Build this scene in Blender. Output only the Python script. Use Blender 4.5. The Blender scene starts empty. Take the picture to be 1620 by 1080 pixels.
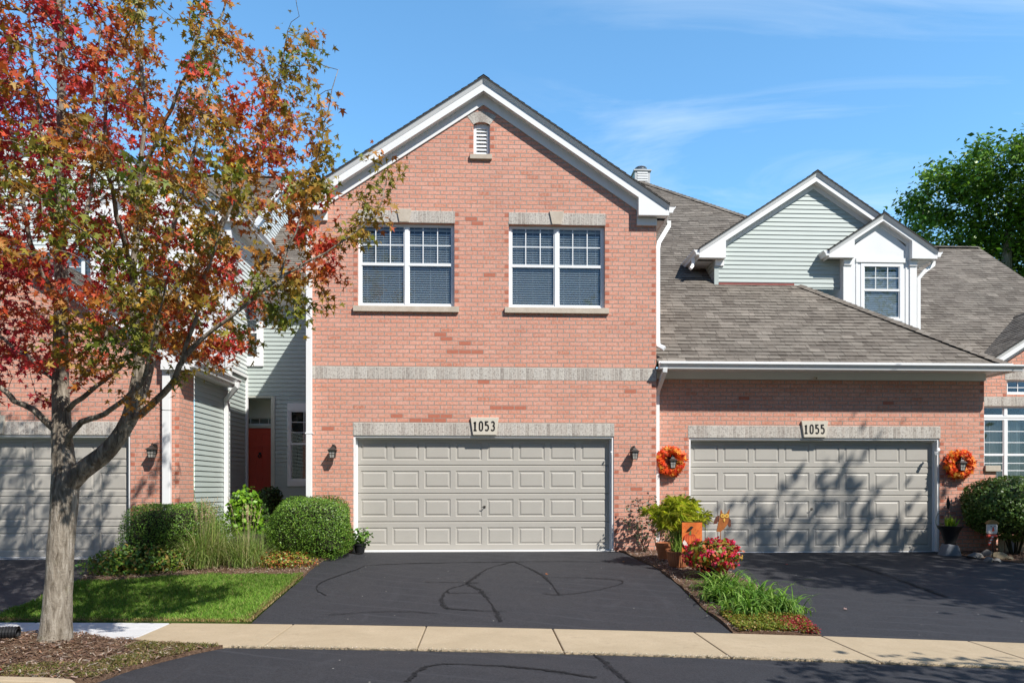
import bpy, bmesh, math, random
import numpy as np
from mathutils import Vector
random.seed(7); RNG = np.random.default_rng(11)
R = math.radians
SC = bpy.context.scene
COL = SC.collection

# ------------------------------------------------------------------ camera
cam_d = bpy.data.cameras.new('camera'); cam = bpy.data.objects.new('camera', cam_d); COL.objects.link(cam)
cam.location = (0, -13.21, 1.172); cam.rotation_euler = (R(90), 0, R(-2.343))
cam_d.sensor_width = 36; cam_d.lens = 24.444; cam_d.shift_y = 0.1438
cam_d.clip_start = 0.05; cam_d.clip_end = 3000
SC.camera = cam
# ------------------------------------------------------------------ sun and sky
SUN = Vector((0.85, -1.0, 1.38)).normalized()
ld = bpy.data.lights.new('sun', 'SUN'); ld.energy = 5.0; ld.angle = R(0.55); ld.color = (1.0, 0.965, 0.905)
lo = bpy.data.objects.new('sun', ld); COL.objects.link(lo); lo.location = (20, -25, 30)
lo.rotation_euler = (-SUN).to_track_quat('-Z', 'Y').to_euler()
world = bpy.data.worlds.new('World'); SC.world = world; world.use_nodes = True
wn = world.node_tree; wn.nodes.clear()
def wnode(t, **k):
    n = wn.nodes.new(t)
    for a, b in k.items(): setattr(n, a, b)
    return n
sky = wnode('ShaderNodeTexSky', sky_type='NISHITA'); sky.sun_disc = False
sky.sun_elevation = math.asin(SUN.z); sky.sun_rotation = math.atan2(SUN.x, SUN.y)
sky.altitude = 0; sky.air_density = 1.0; sky.dust_density = 0.25; sky.ozone_density = 1.6
tc = wnode('ShaderNodeTexCoord'); sx = wnode('ShaderNodeSeparateXYZ'); wn.links.new(tc.outputs['Generated'], sx.inputs[0])
# thin cirrus: a stretched noise projected on a high plane, masked to the right half of the sky
dz = wnode('ShaderNodeMath', operation='MAXIMUM'); wn.links.new(sx.outputs[2], dz.inputs[0]); dz.inputs[1].default_value = 0.05
px = wnode('ShaderNodeMath', operation='DIVIDE'); wn.links.new(sx.outputs[0], px.inputs[0]); wn.links.new(dz.outputs[0], px.inputs[1])
py = wnode('ShaderNodeMath', operation='DIVIDE'); wn.links.new(sx.outputs[1], py.inputs[0]); wn.links.new(dz.outputs[0], py.inputs[1])
cb = wnode('ShaderNodeCombineXYZ'); wn.links.new(px.outputs[0], cb.inputs[0]); wn.links.new(py.outputs[0], cb.inputs[1])
mp = wnode('ShaderNodeMapping'); wn.links.new(cb.outputs[0], mp.inputs[0]); mp.inputs['Rotation'].default_value = (0, 0, R(-28)); mp.inputs['Scale'].default_value = (0.55, 1.5, 1); mp.inputs['Location'].default_value = (1.3, 0.35, 0)
nz = wnode('ShaderNodeTexNoise'); wn.links.new(mp.outputs[0], nz.inputs['Vector']); nz.inputs['Scale'].default_value = 1.25; nz.inputs['Detail'].default_value = 9; nz.inputs['Roughness'].default_value = 0.6; nz.inputs['Distortion'].default_value = 0.9
cr = wnode('ShaderNodeMapRange'); wn.links.new(nz.outputs[0], cr.inputs[0]); cr.inputs[1].default_value = 0.465; cr.inputs[2].default_value = 0.85; cr.inputs[4].default_value = 0.55
mk = wnode('ShaderNodeMapRange'); wn.links.new(sx.outputs[0], mk.inputs[0]); mk.inputs[1].default_value = 0.0; mk.inputs[2].default_value = 0.2
cm = wnode('ShaderNodeMath', operation='MULTIPLY'); wn.links.new(cr.outputs[0], cm.inputs[0]); wn.links.new(mk.outputs[0], cm.inputs[1])
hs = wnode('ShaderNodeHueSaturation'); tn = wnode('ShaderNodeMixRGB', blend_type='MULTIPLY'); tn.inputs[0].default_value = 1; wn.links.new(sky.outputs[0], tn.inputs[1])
# deep clean-air blue; the half of the sky towards the sun is the darker one behind the camera
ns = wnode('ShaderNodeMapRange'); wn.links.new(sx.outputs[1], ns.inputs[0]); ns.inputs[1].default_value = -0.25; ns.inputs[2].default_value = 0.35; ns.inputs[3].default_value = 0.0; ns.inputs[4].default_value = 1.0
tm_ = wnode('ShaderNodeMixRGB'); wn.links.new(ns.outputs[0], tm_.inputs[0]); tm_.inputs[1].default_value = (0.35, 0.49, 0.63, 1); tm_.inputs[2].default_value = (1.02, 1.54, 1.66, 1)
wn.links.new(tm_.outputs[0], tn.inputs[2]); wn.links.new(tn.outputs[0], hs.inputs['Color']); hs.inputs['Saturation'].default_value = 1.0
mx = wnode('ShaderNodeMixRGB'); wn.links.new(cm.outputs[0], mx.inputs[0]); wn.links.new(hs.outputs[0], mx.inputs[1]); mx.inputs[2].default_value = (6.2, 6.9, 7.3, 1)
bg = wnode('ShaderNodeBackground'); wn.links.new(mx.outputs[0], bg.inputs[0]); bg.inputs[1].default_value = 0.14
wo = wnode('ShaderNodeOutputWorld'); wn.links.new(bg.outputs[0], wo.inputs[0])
SC.view_settings.view_transform = 'Standard'; SC.view_settings.look = 'None'; SC.view_settings.gamma = 1.0
SC.view_settings.exposure = 0.36
SC.cycles.max_bounces = 8; SC.cycles.transparent_max_bounces = 24

# ------------------------------------------------------------------ material helpers
class NT:
    def __init__(s, name):
        s.m = bpy.data.materials.new(name); s.m.use_nodes = True; s.t = s.m.node_tree; s.t.nodes.clear()
        s.out = s.t.nodes.new('ShaderNodeOutputMaterial')
    def n(s, typ, ins=None, **k):
        nd = s.t.nodes.new('ShaderNode' + typ)
        for a, b in k.items(): setattr(nd, a, b)
        for a, b in (ins or {}).items(): s.set(nd.inputs[a], b)
        return nd
    def set(s, sock, v):
        if isinstance(v, bpy.types.NodeSocket): s.t.links.new(v, sock)
        elif isinstance(v, bpy.types.Node): s.t.links.new(v.outputs[0], sock)
        else:
            if isinstance(v, tuple) and len(v) == 3 and sock.type == 'RGBA': v = v + (1,)
            sock.default_value = v
    def math(s, op, a, b=0.0, c=None):
        nd = s.n('Math', {0: a, 1: b}, operation=op)
        if c is not None: s.set(nd.inputs[2], c)
        return nd.outputs[0]
    def mix(s, f, a, b, mode='MIX'): return s.n('MixRGB', {0: f, 1: a, 2: b}, blend_type=mode).outputs[0]
    def noise(s, vec, scale, detail=4, rough=.5, dist=0): return s.n('TexNoise', {'Vector': vec, 'Scale': scale, 'Detail': detail, 'Roughness': rough, 'Distortion': dist}).outputs[0]
    def ramp(s, f, stops, interp='LINEAR'):
        nd = s.n('ValToRGB', {0: f}); r = nd.color_ramp; r.interpolation = interp
        while len(r.elements) < len(stops): r.elements.new(0.5)
        for e, (p, c) in zip(r.elements, stops): e.position = p; e.color = (c + (1,)) if len(c) == 3 else c
        return nd.outputs[0]
    def rng(s, f, a, b, c=0., d=1.): return s.n('MapRange', {0: f, 1: a, 2: b, 3: c, 4: d}).outputs[0]
    def obj(s): return s.n('TexCoord').outputs['Object']
    def uv(s): return s.n('UVMap').outputs[0]
    def mapping(s, v, scale=(1, 1, 1), rot=(0, 0, 0)): return s.n('Mapping', {0: v, 'Scale': scale, 'Rotation': rot}).outputs[0]
    def bump(s, h, strength=.3, dist=.01): return s.n('Bump', {'Height': h, 'Strength': strength, 'Distance': dist}).outputs[0]
    def fin(s, col, rough=.6, normal=None, spec=.4, metal=0.0, **extra):
        p = s.n('BsdfPrincipled', {'Base Color': col, 'Roughness': rough, 'Specular IOR Level': spec, 'Metallic': metal})
        for a, b in extra.items(): s.set(p.inputs[a.replace('_', ' ')], b)
        if normal is not None: s.set(p.inputs['Normal'], normal)
        s.t.links.new(p.outputs[0], s.out.inputs[0]); return s.m

def frac_brick(t, L, H, stagger, m):
    sp = t.n('SeparateXYZ', {0: t.uv()}); u, v = sp.outputs[0], sp.outputs[1]
    vr = t.math('DIVIDE', v, H); row = t.math('FLOOR', vr); fv = t.math('FRACT', vr)
    odd = t.math('FLOORED_MODULO', row, 2.0)
    u2 = t.math('MULTIPLY_ADD', odd, stagger, t.math('DIVIDE', u, L)); colm = t.math('FLOOR', u2); fu = t.math('FRACT', u2)
    # distance to nearest joint, metres
    du = t.math('MULTIPLY', t.math('MINIMUM', fu, t.math('SUBTRACT', 1.0, fu)), L)
    dv = t.math('MULTIPLY', t.math('MINIMUM', fv, t.math('SUBTRACT', 1.0, fv)), H)
    d = t.math('MINIMUM', du, dv)
    wob = t.math('MULTIPLY_ADD', t.noise(t.obj(), 45, 3), .005, -.0025)
    mask = t.rng(t.math('ADD', d, wob), m * .5 - .0012, m * .5 + .0015)       # 1 on the brick, 0 in the joint
    wnz = t.n('TexWhiteNoise', {0: t.n('CombineXYZ', {0: colm, 1: row, 2: 3.1}).outputs[0]})
    return mask, wnz.outputs['Value'], wnz.outputs['Color'], u, v

def mat_brick():
    t = NT('brick'); mask, rid, rc, u, v = frac_brick(t, .234, .0812, .5, .0135)
    c = t.ramp(rid, [(0, (.60, .275, .19)), (.2, (.65, .32, .235)), (.45, (.615, .285, .195)), (.65, (.665, .345, .26)), (.84, (.59, .25, .165)), (.965, (.63, .30, .22)), (1, (.52, .20, .125))])
    n1 = t.noise(t.obj(), 26, 6, .7); n2 = t.noise(t.obj(), 1.1, 4, .6); n3 = t.noise(t.mapping(t.obj(), (14, 14, 60)), 1, 4, .6)
    c = t.mix(t.rng(n1, .45, .66, 0, .75), c, (.74, .44, .35)); c = t.mix(t.rng(n1, .47, .30, 0, .65), c, (.47, .17, .105))
    c = t.mix(t.rng(n3, .55, .8, 0, .45), c, (.36, .12, .075))
    c = t.mix(1.0, c, t.ramp(n2, [(.3, (.88, .86, .86)), (.7, (1.06, 1.05, 1.04))]), 'MULTIPLY')
    mo = t.mix(t.noise(t.obj(), 30, 3), (.27, .235, .20), (.44, .395, .34))
    c = t.mix(mask, mo, c)
    h = t.math('MULTIPLY_ADD', n1, .35, mask)
    return t.fin(c, .88, t.bump(h, .95, .009), .15)
def mat_brick_dark():
    t = NT('dark_brick'); n1 = t.noise(t.obj(), 30, 5, .7)
    return t.fin(t.mix(n1, (.34, .10, .06), (.58, .22, .145)), .88, t.bump(n1, .5, .004), .15)
def mat_soldier():
    t = NT('grey_soldier_brick'); mask, rid, rc, u, v = frac_brick(t, .081, .2155, 0, .009)
    c = t.ramp(rid, [(0, (.40, .36, .315)), (.25, (.52, .48, .43)), (.5, (.46, .41, .36)), (.78, (.33, .29, .255)), (.9, (.56, .52, .46)), (1, (.42, .38, .34))])
    n1 = t.noise(t.obj(), 30, 5, .8)
    c = t.mix(t.rng(n1, .52, .60, 0, .8), c, (.20, .17, .15)); c = t.mix(t.rng(n1, .48, .36, 0, .5), c, (.66, .62, .56))
    c = t.mix(mask, (.60, .56, .49), c)
    return t.fin(c, .9, t.bump(t.math('MULTIPLY_ADD', n1, .5, mask), .6, .006), .15)
def mat_plain(name, col, rough=.6, var=.08, scale=6, bump=.15, spec=.35, metal=0., col2=None):
    t = NT(name); n1 = t.noise(t.obj(), scale, 6, .6); n2 = t.noise(t.obj(), scale * 14, 3, .6)
    lo_ = tuple(max(0, x * (1 - var * 2)) for x in col); c = t.mix(t.rng(n1, .3, .7), lo_ if col2 is None else col2, col)
    c = t.mix(t.rng(n2, .45, .8, 0, var * 2), c, tuple(x * .6 for x in col))
    return t.fin(c, rough, t.bump(n2, bump, .002), spec, metal)
def mat_limestone():
    t = NT('limestone'); n1 = t.noise(t.obj(), 5, 6, .65); n2 = t.noise(t.obj(), 60, 4, .7)
    c = t.mix(t.rng(n1, .35, .7), (.46, .39, .31), (.58, .51, .42)); c = t.mix(t.rng(n2, .5, .75, 0, .5), c, (.34, .29, .24))
    return t.fin(c, .9, t.bump(n2, .4, .003), .15)
def mat_shingle():
    t = NT('asphalt_shingle'); sp = t.n('SeparateXYZ', {0: t.uv()}); u, v = sp.outputs[0], sp.outputs[1]
    row = t.math('FLOOR', t.math('DIVIDE', v, .143)); r1 = t.n('TexWhiteNoise', {'W': row}, noise_dimensions='1D').outputs[0]
    uu = t.math('ADD', t.math('DIVIDE', u, .29), t.math('MULTIPLY', r1, 9.0))
    uw = t.math('ADD', uu, t.math('MULTIPLY', t.n('TexNoise', {'W': t.math('MULTIPLY_ADD', row, 5.7, uu), 'Scale': .9, 'Detail': 1.}, noise_dimensions='1D').outputs[0], 1.1))
    cell = t.math('FLOOR', uw)
    rid = t.n('TexWhiteNoise', {0: t.n('CombineXYZ', {0: cell, 1: row, 2: .5}).outputs[0]}).outputs[0]
    c = t.ramp(rid, [(0, (.125, .108, .092)), (.3, (.165, .145, .124)), (.6, (.20, .178, .152)), (.85, (.145, .126, .107)), (1, (.235, .208, .178))])
    g = t.noise(t.obj(), 110, 3, .8); n2 = t.noise(t.obj(), .7, 4, .6)
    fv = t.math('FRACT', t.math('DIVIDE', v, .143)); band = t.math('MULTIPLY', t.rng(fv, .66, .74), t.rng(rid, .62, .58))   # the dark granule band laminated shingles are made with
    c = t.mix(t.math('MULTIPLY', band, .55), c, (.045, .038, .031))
    c = t.mix(1., c, t.ramp(g, [(.3, (.68, .68, .68)), (.5, (1., 1., 1.)), (.7, (1.38, 1.36, 1.34))]), 'MULTIPLY')
    c = t.mix(1., c, t.ramp(n2, [(.3, (.88, .88, .88)), (.7, (1.1, 1.09, 1.08))]), 'MULTIPLY')
    fu = t.math('FRACT', uw); gap = t.rng(fu, .0, .05)
    return t.fin(c, .95, t.bump(t.math('MULTIPLY_ADD', g, .3, t.math('ADD', gap, t.math('MULTIPLY', rid, .6))), .8, .006), .12)
def mat_siding(name, col):
    t = NT(name); n = t.noise(t.mapping(t.obj(), (1.2, 1.2, 18)), 3, 5, .6); n2 = t.noise(t.obj(), 1.4, 4)
    c = t.mix(t.rng(n, .35, .7), tuple(x * .93 for x in col), col); c = t.mix(t.rng(n2, .5, .8, 0, .25), c, tuple(x * .8 for x in col))
    return t.fin(c, .5, t.bump(n, .12, .003), .35)
def mat_asphalt(name, base, stain):
    t = NT(name); o = t.obj(); g = t.noise(o, 55, 6, .85); m1 = t.noise(o, .9, 5, .6, .6); m2 = t.noise(t.mapping(o, (1, .25, 1), (0, 0, R(12))), 2.2, 6, .65, 1.5)
    c = t.mix(t.rng(g, .40, .62), tuple(x * .50 for x in base), tuple(x * 1.55 for x in base))
    c = t.mix(t.rng(m1, .45, .7, 0, .45), c, stain); c = t.mix(t.rng(m2, .58, .72, 0, .5), c, tuple(x * 1.55 for x in base))
    sp = t.n('TexVoronoi', {'Vector': o, 'Scale': 7.0}); rare = t.rng(t.n('SeparateColor', {0: sp.outputs['Color']}).outputs[0], .86, .87)
    dot = t.math('MULTIPLY', rare, t.rng(sp.outputs['Distance'], .085, .05)); c = t.mix(t.math('MULTIPLY', dot, .8), c, (.40, .38, .34))
    # faint turning-tyre arcs worn into the sealer
    w = t.n('TexWave', {'Vector': t.mapping(o, (1, 1, 1), (0, 0, .4)), 'Scale': .9, 'Distortion': 3.2, 'Detail': 2., 'Detail Scale': .6}, wave_type='RINGS').outputs[0]
    c = t.mix(t.math('MULTIPLY', t.rng(w, .93, 1., 0, .34), t.rng(m1, .4, .6)), c, tuple(x * 2. for x in base))
    rg = t.rng(m1, .3, .7, .62, .8)
    return t.fin(c, rg, t.bump(g, .55, .004), .28)
def mat_concrete(name, a, b):
    t = NT(name); o = t.obj(); g = t.noise(o, 60, 6, .85); m1 = t.noise(o, 1.6, 7, .7, .5); vo = t.n('TexVoronoi', {'Vector': o, 'Scale': 120.}).outputs['Distance']
    c = t.mix(t.rng(m1, .3, .7), a, b); c = t.mix(t.rng(g, .5, .72, 0, .55), c, tuple(x * .58 for x in a)); c = t.mix(t.rng(g, .45, .3, 0, .35), c, tuple(min(1, x * 1.25) for x in b))
    c = t.mix(t.rng(t.noise(o, 3.2, 6, .8), .58, .74, 0, .5), c, tuple(x * .66 for x in a))
    return t.fin(c, .92, t.bump(t.math('ADD', g, t.math('MULTIPLY', vo, .4)), .5, .003), .15)
def mat_bark():
    t = NT('maple_bark'); o = t.obj(); a = t.noise(t.mapping(o, (1, 1, .22)), 26, 7, .7, .6); b = t.noise(t.mapping(o, (1, 1, 2.2)), 18, 5, .75); cc = t.noise(t.mapping(o, (1, 1, .12)), 7, 4, .6, 1.2); l = t.noise(o, 5, 4)
    c = t.ramp(a, [(.30, (.085, .066, .048)), (.44, (.225, .188, .145)), (.56, (.32, .275, .22)), (.70, (.46, .405, .335))])
    c = t.mix(t.rng(b, .62, .72, 0, .6), c, (.50, .46, .41)); c = t.mix(t.rng(cc, .46, .40, 0, .55), c, (.075, .06, .045))
    c = t.mix(t.rng(l, .6, .75, 0, .4), c, (.20, .19, .10))
    h = t.math('ADD', t.math('ADD', a, t.math('MULTIPLY', b, .35)), t.math('MULTIPLY', t.rng(cc, .36, .5), .9))
    return t.fin(c, .95, t.bump(h, .9, .022), .1)
def mat_leaf(name, rough=.5, trans=.3, spec=.3):
    t = NT(name); a = t.n('Attribute', attribute_name='Col').outputs[0]
    g = t.noise(t.obj(), 40, 3, .6); c = t.mix(1., a, t.ramp(g, [(.3, (.78, .78, .78)), (.7, (1.2, 1.2, 1.2))]), 'MULTIPLY')
    p = t.n('BsdfPrincipled', {'Base Color': c, 'Roughness': rough, 'Specular IOR Level': spec})
    tr = t.n('BsdfTranslucent', {0: t.mix(1., c, (1.25, 1.2, .9), 'MULTIPLY')})
    m = t.n('MixShader', {0: trans, 1: p.outputs[0], 2: tr.outputs[0]}); t.t.links.new(m.outputs[0], t.out.inputs[0]); return t.m
def mat_glass():
    t = NT('window_glass'); lw = t.n('Fresnel', {'IOR': 1.52}).outputs[0]
    gl = t.n('BsdfGlossy', {'Color': (.9, .95, 1.), 'Roughness': .015}); tr = t.n('BsdfTransparent', {0: (.90, .935, .945)})
    m = t.n('MixShader', {0: t.math('MULTIPLY_ADD', lw, .75, .01), 1: tr.outputs[0], 2: gl.outputs[0]}); t.t.links.new(m.outputs[0], t.out.inputs[0]); return t.m
def mat_mulch():
    t = NT('mulch_soil'); o = t.obj(); a = t.noise(o, 28, 6, .75, .8); b = t.noise(o, 3, 4)
    c = t.ramp(a, [(.3, (.05, .03, .02)), (.5, (.15, .09, .06)), (.65, (.27, .18, .125)), (.8, (.42, .33, .26))]); c = t.mix(t.rng(b, .4, .7, 0, .4), c, (.20, .13, .085))
    return t.fin(c, .95, t.bump(a, 1., .03), .1)
def mat_turf():
    t = NT('turf_soil'); a = t.noise(t.obj(), 30, 5, .7); b = t.noise(t.obj(), 1.5, 4)
    c = t.mix(a, (.045, .075, .015), (.10, .15, .03)); c = t.mix(t.rng(b, .55, .75, 0, .5), c, (.18, .16, .05)); return t.fin(c, .95, t.bump(a, .8, .02), .1)

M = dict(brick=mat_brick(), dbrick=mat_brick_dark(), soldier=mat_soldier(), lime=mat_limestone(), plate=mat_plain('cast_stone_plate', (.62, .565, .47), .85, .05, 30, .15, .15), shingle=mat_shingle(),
    white=mat_plain('white_trim', (.80, .80, .79), .45, .02, 3, .04), white2=mat_plain('white_panel', (.76, .77, .77), .55, .03, 2, .06),
    vinyl=mat_plain('white_vinyl', (.82, .83, .83), .35, .01, 3, .02, .5), siding=mat_siding('sage_siding', (.44, .495, .465)), sidingw=mat_siding('pale_siding', (.66, .70, .68)),
    door=mat_plain('garage_door_paint', (.435, .408, .362), .5, .03, 2.2, .05), dark=mat_plain('dark_void', (.012, .013, .015), .9, .0, 3, .0), edge=mat_plain('roof_edge', (.055, .052, .05), .8, .1, 9, .2),
    metal=mat_plain('bronze_metal', (.045, .036, .030), .45, .15, 20, .1, .5), frost=mat_plain('lamp_glass', (.42, .40, .36), .25, .1, 9, .02, .6), blind=mat_plain('blind_slat', (.86, .87, .86), .5, .02, 3, .02),
    glass=mat_glass(), red=mat_plain('red_door_paint', (.74, .075, .040), .4, .03, 3, .03, .5), black=mat_plain('black_plastic', (.015, .015, .016), .45, .1, 9, .05),
    num=mat_plain('number_paint', (.012, .011, .01), .6, .0, 9, .0), asphalt=mat_asphalt('driveway_asphalt', (.033, .033, .037), (.023, .023, .027)), asphalt2=mat_asphalt('left_driveway_asphalt', (.052, .049, .052), (.036, .034, .037)),
    tar=mat_plain('crack_sealer', (.014, .014, .016), .75, .2, 12, .3), conc=mat_concrete('aggregate_concrete', (.37, .29, .19), (.45, .355, .24)), conc2=mat_concrete('new_concrete', (.50, .49, .48), (.60, .59, .575)),
    bark=mat_bark(), leaf=mat_leaf('maple_leaf', .5, .30), leafg=mat_leaf('green_leaf', .42, .22, .4), blade=mat_leaf('grass_blade', .55, .3, .25), mulch=mat_mulch(), turf=mat_turf(),
    terra=mat_plain('terracotta', (.46, .17, .075), .75, .12, 7, .15, .25), rust=mat_plain('rusty_metal', (.38, .115, .022), .6, .15, 14, .2, .4), rustd=mat_plain('dark_rusty_metal', (.13, .04, .022), .6, .15, 14, .2, .4), eye=mat_plain('yellow_paint', (.70, .42, .08), .5, .05, 9, .02),
    flag=mat_plain('orange_cloth', (.66, .19, .035), .8, .12, 12, .15, col2=(.55, .10, .02)), pump=mat_plain('pumpkin_print', (.55, .06, .02), .8, .1, 18, .05), pumpl=mat_plain('pumpkin_print_light', (.68, .15, .04), .8, .1, 18, .05), cream=mat_plain('cream_print', (.78, .70, .62), .8, .05, 18, .02), reed=mat_plain('papyrus_stem', (.22, .34, .045), .6, .1, 9, .1), greenp=mat_plain('green_print', (.10, .16, .05), .8, .1, 18, .02),
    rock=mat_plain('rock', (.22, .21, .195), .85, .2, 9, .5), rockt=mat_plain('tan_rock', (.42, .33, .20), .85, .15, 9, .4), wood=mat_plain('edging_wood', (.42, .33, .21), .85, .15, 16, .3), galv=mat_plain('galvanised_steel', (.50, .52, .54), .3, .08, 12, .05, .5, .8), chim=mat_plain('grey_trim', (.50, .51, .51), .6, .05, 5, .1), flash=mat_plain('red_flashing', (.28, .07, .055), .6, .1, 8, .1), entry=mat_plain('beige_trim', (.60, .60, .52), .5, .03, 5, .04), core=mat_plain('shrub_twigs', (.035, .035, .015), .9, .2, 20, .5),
    curtain=mat_plain('curtain', (.55, .55, .52), .8, .1, 6, .1), stone=mat_plain('pale_grey_stone', (.20, .21, .23), .85, .12, 8, .3), straw=mat_plain('straw_hat', (.35, .20, .07), .85, .15, 30, .3))

# ------------------------------------------------------------------ mesh helpers
class MB:
    def __init__(s): s.v = []; s.f = []; s.uv = []; s.mi = []
    def poly(s, pts, uv=None, mi=0):
        b = len(s.v); s.v += [tuple(p) for p in pts]; s.f.append(list(range(b, b + len(pts)))); s.uv.append(uv or [(p[0] + p[1], p[2]) for p in pts]); s.mi.append(mi)
    def box(s, x0, x1, y0, y1, z0, z1, mi=0):
        p = [(x0, y0, z0), (x1, y0, z0), (x1, y1, z0), (x0, y1, z0), (x0, y0, z1), (x1, y0, z1), (x1, y1, z1), (x0, y1, z1)]
        for q in ((0, 1, 5, 4), (1, 2, 6, 5), (2, 3, 7, 6), (3, 0, 4, 7), (4, 5, 6, 7), (3, 2, 1, 0)): s.poly([p[i] for i in q], mi=mi)
    def prism(s, poly, y0, y1, mi=0, axis='y'):                # polygon in XZ (or XY for axis z, YZ for x) extruded
        if axis == 'y': A = [(x, y0, z) for x, z in poly]; B = [(x, y1, z) for x, z in poly]
        elif axis == 'z': A = [(x, y, y0) for x, y in poly]; B = [(x, y, y1) for x, y in poly]
        else: A = [(y0, y, z) for y, z in poly]; B = [(y1, y, z) for y, z in poly]
        s.poly(A, mi=mi); s.poly(B[::-1], mi=mi); n = len(A)
        for i in range(n): j = (i + 1) % n; s.poly([A[j], A[i], B[i], B[j]], mi=mi)
    def tube(s, pts, rad, sides=8, cap=True, mi=0):
        pts = [Vector(p) for p in pts]; n = len(pts); rad = [rad] * n if not hasattr(rad, '__len__') else rad
        rings = []; up = None
        for i in range(n):
            d = (pts[min(i + 1, n - 1)] - pts[max(i - 1, 0)]).normalized()
            if up is None: up = d.orthogonal().normalized()
            up = (up - d * up.dot(d)); up = up.normalized() if up.length > 1e-6 else d.orthogonal().normalized()
            w = d.cross(up)
            rings.append([pts[i] + (up * math.cos(2 * math.pi * k / sides) + w * math.sin(2 * math.pi * k / sides)) * rad[i] for k in range(sides)])
        for i in range(n - 1):
            for k in range(sides): j = (k + 1) % sides; s.poly([rings[i][k], rings[i][j], rings[i + 1][j], rings[i + 1][k]], mi=mi)
        if cap: s.poly(rings[0][::-1], mi=mi); s.poly(rings[-1], mi=mi)
    def lathe(s, prof, c=(0, 0), sides=24, mi=0, rib=0):
        rings = []
        for r, z in prof:
            rings.append([(c[0] + (r + (rib if (k % 2 and 0 < r) else 0)) * math.cos(2 * math.pi * k / sides), c[1] + (r + (rib if (k % 2 and 0 < r) else 0)) * math.sin(2 * math.pi * k / sides), z) for k in range(sides)])
        for i in range(len(rings) - 1):
            for k in range(sides): j = (k + 1) % sides; s.poly([rings[i][k], rings[i][j], rings[i + 1][j], rings[i + 1][k]], mi=mi)
        s.poly(rings[0][::-1], mi=mi); s.poly(rings[-1], mi=mi)
    def lap(s, poly, O, U, V, N, course, thick, v0=0., mi=0, shingle=False):
        """overlapping courses covering a polygon given in (u, v) of the plane O + uU + vV, each course a tilted strip with a lip"""
        O, U, V, N = map(Vector, (O, U, V, N)); vmin = min(p[1] for p in poly); vmax = max(p[1] for p in poly)
        k = math.floor((vmin - v0) / course)
        while v0 + k * course < vmax - 1e-6:
            a = v0 + k * course; b = a + course; q = clip(clip(poly, a, True), b, False); k += 1
            if len(q) < 3: continue
            th = thick * (1 + (random.uniform(-.25, .25) if shingle else 0))
            P = lambda u, v, n: O + U * u + V * v + N * n
            s.poly([P(u, v, th * (1 - (v - a) / course) + .0012) for u, v in q], uv=q, mi=mi)
            lo = [i for i in range(len(q)) if abs(q[i][1] - max(a, vmin)) < 1e-5]
            if len(lo) >= 2:
                u0 = min(q[i][0] for i in lo); u1 = max(q[i][0] for i in lo); aa = max(a, vmin)
                s.poly([P(u0, aa, 0), P(u1, aa, 0), P(u1, aa, th), P(u0, aa, th)], uv=[(u0, a), (u1, a), (u1, a + .01), (u0, a + .01)], mi=mi)
            if shingle:                                        # the raised laminated tabs
                hi = [p[0] for p in q if p[1] > a + course * .5] or [p[0] for p in q]
                ul = max(min(p[0] for p in q if p[1] < a + course * .5), min(hi)) if lo else min(hi)
                ur = min(max(p[0] for p in q if p[1] < a + course * .5), max(hi)) if lo else max(hi)
                u = ul + random.uniform(.02, .3)
                while u < ur - .2:
                    w = random.uniform(.10, .24); w = min(w, ur - u); t0 = th + random.uniform(.003, .006)
                    if q and b <= vmax + 1e-6 and a >= vmin - 1e-6:
                        A = [P(u, a - .003, t0), P(u + w, a - .003, t0), P(u + w - .012, b - .004, .005), P(u + .012, b - .004, .005)]; B = [P(u, a - .003, 0), P(u + w, a - .003, 0)]
                        uvq = [(u, a), (u + w, a), (u + w, b - .004), (u, b - .004)]
                        s.poly(A, uv=uvq, mi=mi); s.poly([B[0], B[1], A[1], A[0]], uv=[uvq[0], uvq[1], uvq[1], uvq[0]], mi=mi)
                        s.poly([B[1], P(u + w, b, 0), A[2], A[1]], uv=[uvq[1]] * 4, mi=mi); s.poly([P(u, b, 0), B[0], A[0], A[3]], uv=[uvq[0]] * 4, mi=mi)
                    u += w + random.uniform(.07, .22)
def clip(poly, val, keep_above):
    out = []; n = len(poly)
    for i in range(n):
        p, q = poly[i], poly[(i + 1) % n]; a = (p[1] >= val - 1e-9) if keep_above else (p[1] <= val + 1e-9); b = (q[1] >= val - 1e-9) if keep_above else (q[1] <= val + 1e-9)
        if a: out.append(p)
        if a != b and abs(q[1] - p[1]) > 1e-12: t = (val - p[1]) / (q[1] - p[1]); out.append((p[0] + t * (q[0] - p[0]), val))
    r = []
    for p in out:
        if not r or (abs(p[0] - r[-1][0]) > 1e-7 or abs(p[1] - r[-1][1]) > 1e-7): r.append(p)
    if len(r) > 1 and abs(r[0][0] - r[-1][0]) < 1e-7 and abs(r[0][1] - r[-1][1]) < 1e-7: r.pop()
    return r
def worldloc(o):
    L = Vector(o.location)
    while o.parent: o = o.parent; L = L + o.location
    return L
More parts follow.
